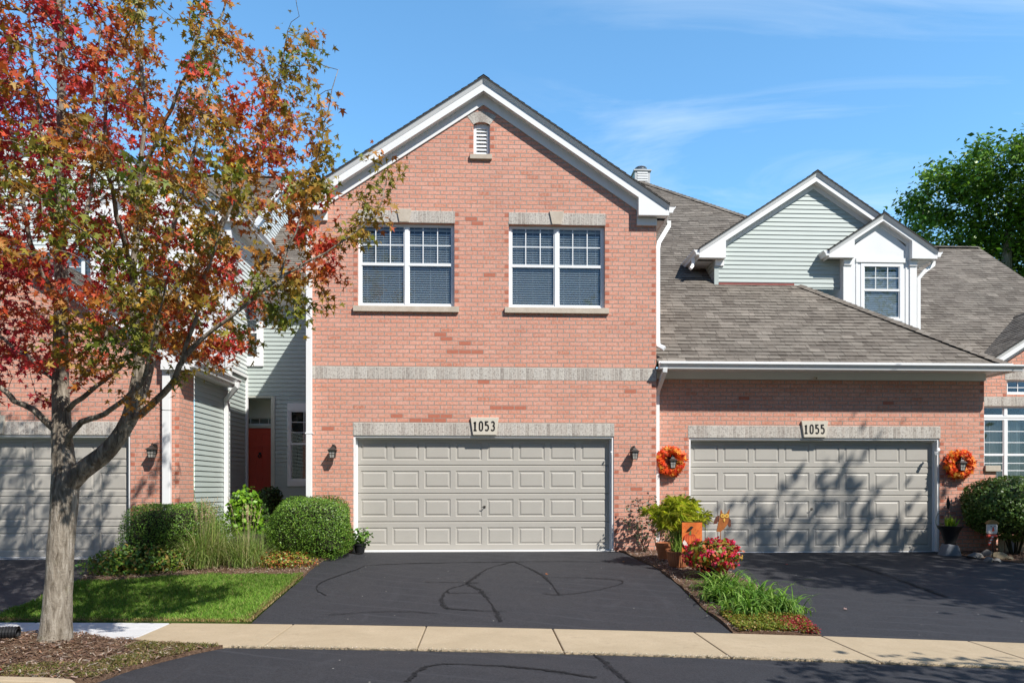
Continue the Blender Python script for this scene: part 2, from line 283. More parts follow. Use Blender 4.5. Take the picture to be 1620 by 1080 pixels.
def build(name, mb, mats, parent=None, smooth=False, bevel=0):
    L = worldloc(parent) if parent else Vector((0, 0, 0))
    me = bpy.data.meshes.new(name); me.from_pydata([(v[0] - L.x, v[1] - L.y, v[2] - L.z) for v in mb.v], [], mb.f)
    mats = mats if isinstance(mats, (list, tuple)) else [mats]
    for m in mats: me.materials.append(m)
    me.polygons.foreach_set('material_index', mb.mi)
    uvl = me.uv_layers.new(name='UVMap'); uvl.data.foreach_set('uv', [c for f in mb.uv for p in f for c in p[:2]])
    if smooth: me.polygons.foreach_set('use_smooth', [True] * len(me.polygons))
    if smooth or bevel:
        bm = bmesh.new(); bm.from_mesh(me); bmesh.ops.remove_doubles(bm, verts=bm.verts, dist=1e-5); bmesh.ops.recalc_face_normals(bm, faces=bm.faces); bm.to_mesh(me); bm.free()
    me.update(); o = bpy.data.objects.new(name, me); COL.objects.link(o); o.parent = parent
    if bevel:
        b = o.modifiers.new('bevel', 'BEVEL'); b.width = bevel; b.segments = 2; b.limit_method = 'ANGLE'
    return o
def tag(o, label=None, cat=None, group=None, kind=None):
    if label: o['label'] = label
    if cat: o['category'] = cat
    if group: o['group'] = group
    if kind: o['kind'] = kind
    return o
def thing(name, label, cat, loc=(0, 0, 0), group=None):
    o = bpy.data.objects.new(name, None); COL.objects.link(o); o.location = loc; o.empty_display_size = .2
    return tag(o, label, cat, group)
def fast(name, V, F, cols, mat, parent=None, smooth=False):
    """V (n,3), F (m,k) index array, cols (n,3) per-vertex"""
    L = worldloc(parent) if parent else Vector((0, 0, 0)); V = np.asarray(V, dtype=np.float32) - np.array(L, dtype=np.float32)
    me = bpy.data.meshes.new(name); me.vertices.add(len(V)); me.vertices.foreach_set('co', V.ravel())
    m, k = F.shape; me.loops.add(m * k); me.loops.foreach_set('vertex_index', F.ravel().astype(np.int32))
    me.polygons.add(m); me.polygons.foreach_set('loop_start', np.arange(0, m * k, k, dtype=np.int32)); me.polygons.foreach_set('loop_total', np.full(m, k, dtype=np.int32))
    if smooth: me.polygons.foreach_set('use_smooth', np.ones(m, dtype=bool))
    a = me.color_attributes.new('Col', 'FLOAT_COLOR', 'POINT'); c = np.ones((len(V), 4), dtype=np.float32); c[:, :3] = cols; a.data.foreach_set('color', c.ravel())
    me.materials.append(mat); me.update(calc_edges=True); me.validate()
    o = bpy.data.objects.new(name, me); COL.objects.link(o); o.parent = parent; return o
def unit(a): return a / np.maximum(np.linalg.norm(a, axis=-1, keepdims=True), 1e-9)
MAPLE = np.array([(0, 0), (.15, -.05), (.46, .04), (.19, .20), (.64, .58), (.19, .46), (.13, .66), (0, 1.05), (-.13, .66), (-.19, .46), (-.64, .58), (-.19, .20), (-.46, .04), (-.15, -.05)])
OVAL = np.array([(0, 0), (.28, .3), (.3, .6), (0, 1.), (-.3, .6), (-.28, .3)])
NARROW = np.array([(0, 0), (.13, .4), (0, 1.), (-.13, .4)])
QUAD = np.array([(0, 0), (.33, .45), (0, 1.), (-.33, .45)])
def leafcloud(name, P, Nn, T, size, shape, cols, mat, parent=None, fold=.25, jit=.12):
    """one outline per point: P base, Nn face normal, T direction of the tip"""
    n = len(P); k = len(shape); T = unit(T - Nn * (T * Nn).sum(1, keepdims=True)); B = np.cross(Nn, T); s = np.asarray(size).reshape(n, 1, 1)
    sh = np.broadcast_to(shape, (n, k, 2)) + RNG.uniform(-jit, jit, (n, k, 2)) * .35
    X = sh[:, :, 0:1]; Y = sh[:, :, 1:2]; Z = np.abs(X) * fold - (Y ** 2) * RNG.uniform(0, .3, (n, 1, 1))
    V = P[:, None, :] + s * (X * B[:, None, :] + Y * T[:, None, :] + Z * Nn[:, None, :])
    return fast(name, V.reshape(-1, 3), np.arange(n * k).reshape(n, k), np.repeat(cols, k, axis=0), mat, parent)
def pick(pal, n, w=None, var=.15):
    pal = np.array(pal); i = RNG.choice(len(pal), n, p=w); return np.clip(pal[i] * RNG.uniform(1 - var, 1 + var, (n, 1)) * RNG.uniform(.93, 1.07, (n, 3)), 0, 1)
def fieldn(P, f=1., seed=0):
    r = np.random.default_rng(seed); o = 0
    for i in range(6):
        k = unit(r.normal(size=3)) * f * r.uniform(.7, 1.7); o = o + np.sin(P @ k + r.uniform(0, 6.28))
    return o / 3.0

# ------------------------------------------------------------------ terrain height
def far(x): xc = max(-9., min(9., x)); return -4.75 - .14 * xc - .008 * xc * xc + (x - xc) * -.14
def near(x): xc = max(-9., min(9., x)); return -5.98 - .135 * xc - .008 * xc * xc + (x - xc) * -.14
def h(x, y):
    t = max(0., min(1., (x - 3.) / 1.5)); h0 = -.02 - .075 * t * t * (3 - 2 * t); F = far(x); Nn = near(x)
    if y >= -.1: return h0
    if y >= F: return h0 + (-.51 - h0) * (y + .1) / (F + .1)
    if y >= Nn: return -.51
    return -.51 - .015 * min(6., Nn - y)
def sheet(name, poly, mat, off=0., step=.3, kind='structure', skirt=.12, parent=None, bump=None, hf=None):
    bm = bmesh.new(); f = bm.faces.new([bm.verts.new((x, y, 0)) for x, y in poly]); f.normal_update()
    xs = [p[0] for p in poly]; ys = [p[1] for p in poly]
    for ax, lo_, hi in ((0, min(xs), max(xs)), (1, min(ys), max(ys))):
        v = math.floor(lo_ / step) * step + step
        while v < hi:
            no = [0, 0, 0]; no[ax] = 1; co = [0, 0, 0]; co[ax] = v
            bmesh.ops.bisect_plane(bm, geom=bm.verts[:] + bm.edges[:] + bm.faces[:], plane_co=co, plane_no=no, dist=1e-5); v += step
    be = [e for e in bm.edges if e.is_boundary]
    for v in bm.verts: v.co.z = (hf or h)(v.co.x, v.co.y) + off + (bump(v.co.x, v.co.y) if bump else 0)
    if f.normal.z < 0: bmesh.ops.reverse_faces(bm, faces=bm.faces[:])
    r = bmesh.ops.extrude_edge_only(bm, edges=be)
    for v in [g for g in r['geom'] if isinstance(g, bmesh.types.BMVert)]: v.co.z -= skirt
    bmesh.ops.recalc_face_normals(bm, faces=bm.faces)
    me = bpy.data.meshes.new(name); bm.to_mesh(me); bm.free(); me.materials.append(mat); me.polygons.foreach_set('use_smooth', [False] * len(me.polygons))
    o = bpy.data.objects.new(name, me); COL.objects.link(o); o.parent = parent
    if kind: o['kind'] = kind
    return o
def wob(p, amp=.03, seed=1, step=.25):
    """subdivide and roughen a polyline"""
    rr = random.Random(seed); out = []
    for a, b in zip(p, p[1:]):
        L = math.dist(a, b); n = max(1, int(L / step))
        for i in range(n): t = i / n; out.append((a[0] + (b[0] - a[0]) * t + rr.uniform(-amp, amp), a[1] + (b[1] - a[1]) * t + rr.uniform(-amp, amp)))
    return out + [p[-1]]
# base ground, reaching the horizon
bmg = MB(); G0 = [-900, -200, -60, -25] + [x * .75 for x in range(-24, 33)] + [40, 80, 250, 900]; GY = [-900, -200, -60, -25] + [y * .5 for y in range(-36, 9)] + [8, 14, 25, 60, 200, 900]
for i in range(len(G0) - 1):
    for j in range(len(GY) - 1):
        q = [(G0[i], GY[j]), (G0[i + 1], GY[j]), (G0[i + 1], GY[j + 1]), (G0[i], GY[j + 1])]; bmg.poly([(x, y, h(x, y) - .075) for x, y in q])
tag(build('ground', bmg, M['turf']), kind='structure')
# driveways, walk, sidewalk, road
XL = [-.5 * i for i in range(-6, 6)]
def edge(f, x0, x1, n=14, d=0.): return [(x0 + (x1 - x0) * i / n, f(x0 + (x1 - x0) * i / n) + d) for i in range(n + 1)]
main_left = [(-2.52, .10), (-2.62, -.15), (-2.82, -.62), (-2.88, -1.56), (-2.86, -2.4), (-2.89, -3.3), (-2.90, far(-2.9) + .01)]
main_right = [(2.90, far(2.9) + .01), (2.88, -3.9), (2.93, -2.9), (2.91, -1.7), (2.62, -.2), (2.56, .10)]
sheet('driveway', wob(main_left, .012, 2)[::1] + edge(far, -2.88, 2.88, 10, .012)[1:-1] + wob(main_right, .012, 3), M['asphalt'])
rd_left = [(3.87, far(3.87) + .01), (3.98, -4.3), (4.16, -3.4), (4.10, -2.4), (4.06, -1.5), (4.02, .45)]
sheet('driveway', wob(rd_left, .015, 4) + [(9.1, .45), (9.2, -.55), (9.6, -1.1), (16, -1.6), (16, far(16) + .01)] + edge(far, 15.9, 3.9, 14, .012)[0:-1], M['asphalt'])
ld_right = [(-6.28, -.4), (-6.62, -.75), (-6.42, -1.5), (-6.30, -2.3), (-6.22, -3.2), (-6.30, -3.9), (-6.45, far(-6.45) + .01)]
sheet('driveway', wob(ld_right, .015, 5) + edge(far, -6.5, -12.5, 6, .012) + [(-12.5, -.4)], M['asphalt2'])
def slab(x0, x1, m, g=.006):
    mb_ = []; n = 4
    return [(x0 + g, far(x0) - .005)] + [(x0 + (x1 - x0) * i / n, far(x0 + (x1 - x0) * i / n) - .005) for i in range(1, n)] + [(x1 - g, far(x1) - .005)] + [(x1 - g - .16 * 0, near(x1))] + [(x1 + (x0 - x1) * i / n, near(x1 + (x0 - x1) * i / n)) for i in range(1, n)] + [(x0 + g, near(x0))]
def slabs(name, xs, m, parent_kind='structure'):
    bmx = MB()
    for a, b in zip(xs, xs[1:]):
        pl = slab(a, b, m); zt = -.506
        bmx.prism(pl[::-1], zt - .12, zt, axis='z')
    o = build(name, bmx, m, bevel=.012); o['kind'] = parent_kind; return o
slabs('sidewalk', [-3.92 + 0.0, -2.36, -.70, .83, 2.47, 3.86, 5.35, 6.9, 8.4, 9.9, 11.4, 13, 14.5], M['conc'])
slabs('sidewalk', [-12.0, -10.4, -8.9, -7.4, -5.62, -3.92], M['conc2'])
sheet('sidewalk_base', edge(near, -12, 14, 20, .01) + edge(far, 14, -12, 20, -.01), M['mulch'], -.035, 1.)
ap = [(-2.75, near(-2.75) - .012), (-2.9, -5.84), (-3.1, -6.15), (-3.3, -6.5), (-3.42, -6.9), (-3.5, -7.3), (-3.9, -7.65), (-6., -7.6), (-20, -7.0)]
sheet('road', wob(ap, .012, 6, .12) + [(-20, -30), (30, -30), (30, near(30) - .012)] + edge(near, 14, -2.7, 16, -.012), M['asphalt'], -.012, 1.2)
sheet('front_walk', [(-2.86, -.86), (-2.66, -.28), (-3.6, .35), (-3.9, 1.2), (-3.75, 3.), (-4.9, 3.), (-4.85, 1.4), (-4.7, .5), (-4.0, -.2), (-3.25, -.62)], M['conc'], .0)
def strip(pts, w, name='tar_seam', z=.004, seed=0):
    """a brushed-on crack seal: ragged overlapping dabs along a wandering line, thin and thick, broken in places"""
    rr = random.Random(seed); e_ = [pts[0]] + list(pts) + [pts[-1]]; sm = []
    for i in range(1, len(e_) - 2):
        for k in range(6):
            t = k / 6; sm.append(tuple(.5 * (2 * e_[i][m] + (e_[i + 1][m] - e_[i - 1][m]) * t + (2 * e_[i - 1][m] - 5 * e_[i][m] + 4 * e_[i + 1][m] - e_[i + 2][m]) * t * t + (3 * e_[i][m] - e_[i - 1][m] - 3 * e_[i + 1][m] + e_[i + 2][m]) * t ** 3) for m in (0, 1)))
    pts = wob(sm + [pts[-1]], .010, seed, .15); b = MB(); L = 0; k = 0; ph = rr.uniform(0, 6)
    for (x0, y0), (x1, y1) in zip(pts, pts[1:]):
        l = math.hypot(x1 - x0, y1 - y0); ux, uy = (x1 - x0) / l, (y1 - y0) / l; n = max(2, int(l / .006))
        for i in range(n):
            s_ = L + l * i / n; ww = w * (.18 + 1.05 * abs(math.sin(s_ * 1.9 + ph)) ** 1.4)
            if rr.random() < .12: continue
            c = l * i / n; o = rr.gauss(0, ww * .42); cx, cy = x0 + ux * c - uy * o, y0 + uy * c + ux * o; a = math.atan2(uy, ux) + rr.gauss(0, .35); rl = rr.uniform(.008, .030); rw = rr.uniform(.003, .011) * (.5 + ww / .04); k += 1; P = []
            for m in range(6): t = m * math.pi / 3; q = rr.uniform(.7, 1.2); dx, dy = rl * q * math.cos(t), rw * q * math.sin(t); P.append((cx + dx * math.cos(a) - dy * math.sin(a), cy + dx * math.sin(a) + dy * math.cos(a)))
            b.poly([(x, y, h(x, y) + z + (k % 9) * .0002 + (-.012 if y < near(x) else 0)) for x, y in P])
        L += l
    o = build(name, b, M['tar']); o['kind'] = 'structure'; return o
for i, (pts, w) in enumerate([([(.55, -.96), (.06, -1.54), (-.27, -2.55), (-.53, -2.91), (-.58, -3.56), (-.48, -3.93)], .032), ([(-.27, -2.55), (-.04, -3.01), (.13, -3.87), (.22, -4.54)], .04), ([(.55, -1.), (.9, -1.89), (1.03, -2.58), (1.08, -3.28)], .03),
    ([(.5, -1.), (-.6, -1.02), (-1.87, -1.16), (-2.12, -1.5), (-2.49, -2.31), (-2.48, -2.77), (-2.26, -3.12)], .018), ([(-.66, -7.01), (-.57, -6.58), (-.32, -6.44), (.41, -6.62), (1.02, -6.96)], .035), ([(1.12, -6.18), (1.18, -6.40), (1.26, -7.02), (1.5, -8)], .03),
    ([(-.27, -2.55), (-.1, -2.50), (-.9, -2.42)], .010), ([(-.53, -2.93), (-.45, -3.10), (.1, -3.12)], .012), ([(-.5, -3.9), (-.1, -4.02), (.3, -4.10)], .012), ([(1.0, -2.2), (1.9, -2.35), (2.15, -2.6), (1.7, -3.05), (1.1, -3.3), (.85, -3.2)], .009), ([(.5, -1.), (1.6, -1.0), (2.6, -1.15)], .009), ([(-2.0, -4.1), (-1.2, -4.0), (-.6, -4.12)], .006),
    ([(6.4, -.5), (6.51, -.97), (6.56, -2.08), (6.54, -2.8), (6.5, -3.71)], .05)]): strip(pts, w, z=.004 + .0008 * i, seed=i)

# ------------------------------------------------------------------ walls
def wall_front(name, parent, outline, holes, Y, mat, u0=0., v0=3.24, reveal=.11, arches=None, dark=()):
    """wall in the XZ plane at Y facing -Y, openings cut through, with reveals"""
    bm = bmesh.new(); bm.faces.new([bm.verts.new((x, Y, z)) for x, z in outline])
    for (x0, x1, z0, z1) in holes:
        for co, no in (((x0, 0, 0), (1, 0, 0)), ((x1, 0, 0), (1, 0, 0)), ((0, 0, z0), (0, 0, 1)), ((0, 0, z1), (0, 0, 1))):
            bmesh.ops.bisect_plane(bm, geom=bm.verts[:] + bm.edges[:] + bm.faces[:], plane_co=co, plane_no=no, dist=1e-5)
    out = MB()
    for f in bm.faces:
        c = f.calc_center_median()
        if any(x0 < c.x < x1 and z0 < c.z < z1 for x0, x1, z0, z1 in holes): continue
        P = [v.co[:] for v in f.verts]
        out.poly(P, uv=[(p[0] - u0, p[2] - v0) for p in P])
    bm.free()
    for (x0, x1, z0, z1) in holes:
        for a, b in (((x0, z0), (x0, z1)), ((x0, z1), (x1, z1)), ((x1, z1), (x1, z0)), ((x1, z0), (x0, z0))):
            P = [(a[0], Y, a[1]), (b[0], Y, b[1]), (b[0], Y + reveal, b[1]), (a[0], Y + reveal, a[1])]
            out.poly(P, uv=[((p[1] + p[0] - u0), p[2] - v0) for p in P])
    H, L = .0812, .234
    for (x, z, w) in dark:                                     # darker replacement and return bricks, a hair proud
        r = math.floor((z - v0) / H); zz = v0 + r * H
        if w == 0: k = math.floor((x - u0) / L + .5 * (r % 2)); xa = (k - .5 * (r % 2)) * L + u0; xb = xa + L
        else: xa, xb = x, x + w
        out.box(xa + .006, xb - .006, Y - .0025, Y + .002, zz + .006, zz + H - .006, mi=1)
    return build(name, out, [mat, M['dbrick']], parent)
def dark_edge(x, z0, z1, side, v0=3.24):
    H = .0812; z = z0; o = []
    while z < z1:
        if math.floor((z - v0) / H) % 2 == 0 and random.random() < .62: o.append((x if side > 0 else x - .085, z + .02, .085))
        z += H
    return o
def soldier(name, parent, x0, x1, z0, z1, Y, proud=.006):
    b = MB(); P = [(x0, Y - proud, z0), (x1, Y - proud, z0), (x1, Y - proud, z1), (x0, Y - proud, z1)]
    s_ = .2155 / (z1 - z0); b.poly(P, uv=[(p[0] - x0, (p[2] - z0) * s_ * .999) for p in P])
    for a, c in ((0, 1), (1, 2), (2, 3), (3, 0)): b.poly([P[c], P[a], (P[a][0], Y + .004, P[a][2]), (P[c][0], Y + .004, P[c][2])], uv=[(.02, .05)] * 4)
    return build(name, b, M['soldier'], parent)
def gable_roof(parent, xc, zr, hl, hr, slope, Yf, Yb, wallY, bh=.24, ret=.6, wl=None, wr=None, frieze=True, zret=.2, gut=True, backs=(None, None), sub=True, fh=.12):
    """front-facing gable roof: shingles, dark edge, rake boards with boxed returns, soffit, frieze, gutters"""
    r = MB(); cs = math.atan(slope); c, s_ = math.cos(cs), math.sin(cs)
    for sg, hw in ((-1, hl), (1, hr)):
        L = hw / c; ze = zr - slope * hw; Y0 = Yf - .062; yb = backs[0 if sg < 0 else 1] or Yb
        if sg > 0: U = (0, 1, 0); O = (xc + hw, Y0, ze)
        else: U = (0, 1, 0); O = (xc - hw, Y0, ze)
        pl = [(0, 0), (yb - Y0, 0), (Yb - Y0, L), (0, L)]
        r.lap(pl, O, U, (-sg * c, 0, s_), (sg * s_, 0, c), .143, .009, shingle=True)
        # slab under the shingles
        A = [(xc, Yf - .062, zr - .002), (xc + sg * hw, Yf - .062, ze - .002), (xc + sg * (hw + .004), Yf - .062, ze - .026), (xc, Yf - .062, zr - .026)]
        B = [(p[0], (Yb if i in (0, 3) else yb), p[2]) for i, p in enumerate(A)]
        for q in ((A[0], A[1], A[2], A[3]), (A[1], B[1], B[2], A[2]), (A[3], A[2], B[2], B[3])): r.poly(q, mi=1)
    # ridge cap
    y = Yf - .062
    while y < Yb:
        for sg in (-1, 1): r.poly([(xc, y, zr + .022), (xc, y + .3, zr + .012), (xc + sg * .14 * c, y + .3, zr + .012 - .14 * s_ + .0), (xc + sg * .14 * c, y, zr + .022 - .14 * s_)], uv=[(y, 0), (y + .2, 0), (y + .2, .14), (y, .14)])
        y += .15
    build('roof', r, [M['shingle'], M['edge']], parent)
    b = MB(); t = .027
    for sg, hw in ((-1, hl), (1, hr)):
        zb = zr - slope * hw - zret; xr = hw - ret
        pl = [(0, zr - t), (hw, zr - t - slope * hw), (hw, zb), (xr, zb), (xr, zr - t - bh - slope * xr), (0, zr - t - bh)]
        b.prism([(xc + sg * x, z) for x, z in pl], Yf, Yf + .035)
        za = zr - t; zq = za - .085                             # crown moulding tilted outwards under the shingles
        b.poly([(xc, Yf - .045, za), (xc + sg * hw, Yf - .045, za - slope * hw), (xc + sg * hw, Yf - .004, zq - slope * hw), (xc, Yf - .004, zq)])
        b.poly([(xc + sg * hw, Yf - .045, za - slope * hw), (xc + sg * hw, Yf + .02, za - slope * hw), (xc + sg * hw, Yf - .004, zq - slope * hw)])
    build('rake_board', b, M['white'], parent)
    so = MB()
    for sg, hw in ((-1, hl), (1, hr)):
        zb = zr - slope * hw - zret; xr = hw - ret; yb = backs[0 if sg < 0 else 1] or Yb
        z0 = zr - t - bh + .012
        so.poly([(xc, Yf + .035, z0), (xc + sg * xr, Yf + .035, z0 - slope * xr), (xc + sg * xr, wallY, z0 - slope * xr), (xc, wallY, z0)])
        so.poly([(xc + sg * xr, Yf + .035, zb), (xc + sg * xr, wallY, zb), (xc + sg * xr, wallY, z0 - slope * xr), (xc + sg * xr, Yf + .035, z0 - slope * xr)])
        so.poly([(xc + sg * xr, Yf + .035, zb + .012), (xc + sg * hw, Yf + .035, zb + .012), (xc + sg * hw, wallY, zb + .012), (xc + sg * xr, wallY, zb + .012)])
        wx = (wl if sg < 0 else wr)
        if wx is None: wx = xc + sg * (hw - .28)
        so.poly([(wx, Yf + .3, zb + .014), (xc + sg * hw, Yf + .3, zb + .014), (xc + sg * hw, yb, zb + .014), (wx, yb, zb + .014)])
        # eave fascia running back
        so.box(min(xc + sg * (hw - .02), xc + sg * hw), max(xc + sg * (hw - .02), xc + sg * hw), Yf + .035, yb, zb, zr - slope * hw - .036)
        if sub:
            a, d = sorted((xc + sg * xr, wx)); so.box(a, d, wallY - .05, wallY + .002, zb - .14, zb)
        if frieze:
            P = [(0, z0 + .0), (xr, z0 - slope * xr), (xr, z0 - fh - slope * xr), (0, z0 - fh)]
            so.prism([(xc + sg * x, z) for x, z in P], wallY - .028, wallY + .002)
    build('soffit', so, M['white'], parent)
    if gut:
        for sg, hw in ((-1, hl), (1, hr)):
            g = MB(); ze = zr - slope * hw - .03; x0 = xc + sg * (hw + .002); yb = backs[0 if sg < 0 else 1] or Yb
            prof = [(0, ze - .12), (.07, ze - .12), (.085, ze - .07), (.125, ze - .02), (.125, ze), (.115, ze), (.115, ze - .012), (.0, ze - .012)]
            g.prism([(x0 + sg * x, z) for x, z in prof], Yf - .0, yb)
            build('gutter', g, M['white'], parent)
def window(parent, x0, x1, z0, z1, Y, units=2, cols=3, rows=2, kind='blind', fr=.05, upper=.48, both=False, name='window', depth=.06, slat_z=None, slat_y=.085):
    """a double-hung window facing -Y with its front at Y; frame > glass, muntin, blind"""
    f = MB(); w = (x1 - x0) / units
    f.box(x0, x0 + fr, Y, Y + depth, z0, z1); f.box(x1 - fr, x1, Y, Y + depth, z0, z1)
    f.box(x0 + fr, x1 - fr, Y + .001, Y + depth, z1 - fr, z1); f.box(x0 + fr, x1 - fr, Y + .001, Y + depth, z0, z0 + fr)
    zm = z1 - (z1 - z0) * upper
    for k in range(1, units): f.box(x0 + k * w - .035, x0 + k * w + .035, Y - .002, Y + depth, z0 + fr, z1 - fr)
    gl = MB(); mu = MB(); rm = MB(); bl = MB()
    for k in range(units):
        a = x0 + k * w + (fr if k == 0 else .035); b = x0 + (k + 1) * w - (fr if k == units - 1 else .035)
        f.box(a, b, Y + .008, Y + .05, zm - .025, zm + .025)
        for c_, d in ((a, a + .022), (b - .022, b)): f.box(c_, d, Y + .018, Y + .05, z0 + fr, zm - .025); f.box(c_, d, Y + .012, Y + .045, zm + .025, z1 - fr)
        f.box(a + .022, b - .022, Y + .018, Y + .05, z0 + fr, z0 + fr + .03)
        gl.box(a, b, Y + .028, Y + .032, z0 + fr, zm); gl.box(a, b, Y + .024, Y + .028, zm + .002, z1 - fr)
        for (za, zb, on) in ((zm + .025, z1 - fr, True), (z0 + fr + .03, zm - .025, both)):
            if not on: continue
            yy = Y + (.016 if za > zm else .021)
            for i in range(1, cols): xx = a + (b - a) * i / cols; mu.box(xx - .008, xx + .008, yy, yy + .007, za, zb)
            for j in range(1, rows): zz = za + (zb - za) * j / rows; mu.box(a, b, yy + .001, yy + .006, zz - .008, zz + .008)
        if kind in ('blind', 'blinddown'):
            z = z1 - fr - .11; zz0 = slat_z or (z0 + fr + .02)
            bl.box(a + .015, b - .015, Y + slat_y + .03, Y + slat_y + .05, z1 - fr - .04, z1 - fr)
            while z > zz0:
                dd = .024; tl = .0195 if kind == 'blind' else .0225
                P = [(a + .012, Y + slat_y - dd, z - tl), (b - .035, Y + slat_y - dd, z - tl), (b - .035, Y + slat_y + dd, z + tl), (a + .012, Y + slat_y + dd, z + tl)]
                bl.poly(P); bl.poly([(x, y, zq + .003) for x, y, zq in P[::-1]]); lp = .0085 if kind == 'blind' else .015; bl.poly([(P[0][0], P[0][1] - .001, P[0][2] - lp), (P[1][0], P[1][1] - .001, P[1][2] - lp), (P[1][0], P[1][1] - .001, P[1][2] + lp), (P[0][0], P[0][1] - .001, P[0][2] + lp)]); z -= .0435
            for fx in (.13, .5, .87): xx = a + (b - a) * fx; bl.box(xx - .003, xx + .003, Y + slat_y - .027, Y + slat_y - .025, zz0, z1 - fr)
        if kind == 'curtain':
            n = 22
            for sg, u0_, u1_ in ((1, a, a + (b - a) * .42), (-1, b - (b - a) * .42, b)):
                for i in range(n):
                    xa = u0_ + (u1_ - u0_) * i / n; xb = u0_ + (u1_ - u0_) * (i + 1) / n; ya = .11 + .022 * math.sin(i * 1.7); yb = .11 + .022 * math.sin((i + 1) * 1.7)
                    bl.poly([(xa, Y + ya, z0 + fr), (xb, Y + yb, z0 + fr), (xb, Y + yb, z1 - fr), (xa, Y + ya, z1 - fr)])
    o = build(name, f, M['vinyl'], parent)
    Yb = Y + .75
    for q in ([(x0, Yb, z0), (x1, Yb, z0), (x1, Yb, z1), (x0, Yb, z1)], [(x0, Y + depth, z0), (x0, Yb, z0), (x0, Yb, z1), (x0, Y + depth, z1)], [(x1, Y + depth, z0), (x1, Yb, z0), (x1, Yb, z1), (x1, Y + depth, z1)], [(x0, Y + depth, z1), (x1, Y + depth, z1), (x1, Yb, z1), (x0, Yb, z1)], [(x0, Y + depth, z0), (x1, Y + depth, z0), (x1, Yb, z0), (x0, Yb, z0)]): rm.poly(q)
    build('room_lining', rm, M['dark'], o); build('glass', gl, M['glass'], o)
    if mu.v: build('muntin', mu, M['vinyl'], o)
    if bl.v: build('window_blind' if 'blind' in kind else 'curtain', bl, M['blind'] if 'blind' in kind else M['curtain'], o)
    return o
def garage_door(parent, x0, x1, z0, z1, Y):
    """opening x0..x1, z0..z1; frame set in the reveal, four sections of eight raised panels at Y"""
    f = MB(); f.box(x0, x0 + .035, Y - .13, Y + .0, z0, z1 - .035); f.box(x1 - .035, x1, Y - .13, Y + .0, z0, z1 - .035); f.box(x0, x1, Y - .13, Y + .0, z1 - .035, z1)
    f.box(x0 + .035, x0 + .06, Y - .028, Y - .001, z0, z1 - .035); f.box(x1 - .06, x1 - .035, Y - .028, Y - .001, z0, z1 - .035); f.box(x0 + .06, x1 - .06, Y - .028, Y - .001, z1 - .06, z1 - .035)
    build('door_frame', f, M['white'], parent)
    d = MB(); a, b = x0 + .012, x1 - .012; n = 8; hs_ = (z1 - .02 - z0) / 4
    for r in range(4):
        zb = z0 + r * hs_ + .004; zt = z0 + (r + 1) * hs_ - .004
        W = (b - a) / n; side = .10; pw = (b - a - side * 2 + .10) / n
        xs = [a]
        for k in range(n): c = a + side + pw * k; xs += [c, c + pw - .10]
        xs.append(b); p0, p1 = zb + .10, zt - .10
        # face strips around the panels
        e = .012
        d.poly([(a, Y, zb + e), (b, Y, zb + e), (b, Y, p0), (a, Y, p0)]); d.poly([(a, Y, p1), (b, Y, p1), (b, Y, zt - e), (a, Y, zt - e)])
        d.poly([(a, Y + .012, zb), (b, Y + .012, zb), (b, Y, zb + e), (a, Y, zb + e)]); d.poly([(a, Y, zt - e), (b, Y, zt - e), (b, Y + .012, zt), (a, Y + .012, zt)])
        d.poly([(a, Y + .012, zt), (b, Y + .012, zt), (b, Y + .02, zt + .008), (a, Y + .02, zt + .008)])
        for k in range(n + 1): d.poly([(xs[2 * k], Y, p0), (xs[2 * k + 1], Y, p0), (xs[2 * k + 1], Y, p1), (xs[2 * k], Y, p1)])
        for k in range(n):
            xa, xb = xs[2 * k + 1], xs[2 * k + 2]
            ring = [(0, 0), (.012, .011), (.030, .011), (.052, .0005)]
            pr = None
            for i_, dp in ring:
                q = [(xa + i_, Y + dp, p0 + i_), (xb - i_, Y + dp, p0 + i_), (xb - i_, Y + dp, p1 - i_), (xa + i_, Y + dp, p1 - i_)]
                if pr:
                    for m_ in range(4): d.poly([pr[m_], pr[(m_ + 1) % 4], q[(m_ + 1) % 4], q[m_]])
                pr = q
            d.poly(pr)
    d.box(x0 + .01, x1 - .01, Y + .001, Y + .03, z0 - .012, z0 + .006, mi=1)
    do = build('garage_door', d, [M['door'], M['white']], parent)
    hx = (x0 + x1) / 2 - .005; hz = z0 + hs_ * 1.5 + .02; hb = MB(); hb.box(hx - .015, hx + .025, Y - .012, Y - .001, hz - .02, hz + .02); hb.tube([(hx, Y - .012, hz), (hx, Y - .045, hz), (hx - .05, Y - .05, hz - .004)], .008, 8)
    build('handle', hb, M['metal'], do)
    s = MB(); s.box(x0 - .02, x1 + .02, Y - .16, Y + .2, z0 - .1, z0 - .013); build('door_sill', s, M['conc2'], parent)
DIG = {'1': [[(.12, .82), (.34, 1.), (.34, 0)], [(.08, 0), (.62, 0)]], '0': [[(.08, .75), (.12, .9), (.25, 1.), (.42, 1.), (.55, .9), (.6, .75), (.6, .25), (.55, .1), (.42, 0), (.25, 0), (.12, .1), (.08, .25), (.08, .75)]],
    '5': [[(.58, 1.), (.14, 1.), (.11, .56), (.25, .64), (.42, .63), (.55, .53), (.6, .36), (.56, .14), (.42, .01), (.24, 0), (.07, .12)]], '3': [[(.1, .88), (.24, 1.), (.42, 1.), (.56, .88), (.56, .68), (.44, .55), (.28, .53)], [(.44, .55), (.58, .42), (.6, .22), (.5, .05), (.34, 0), (.2, .01), (.07, .13)]]}
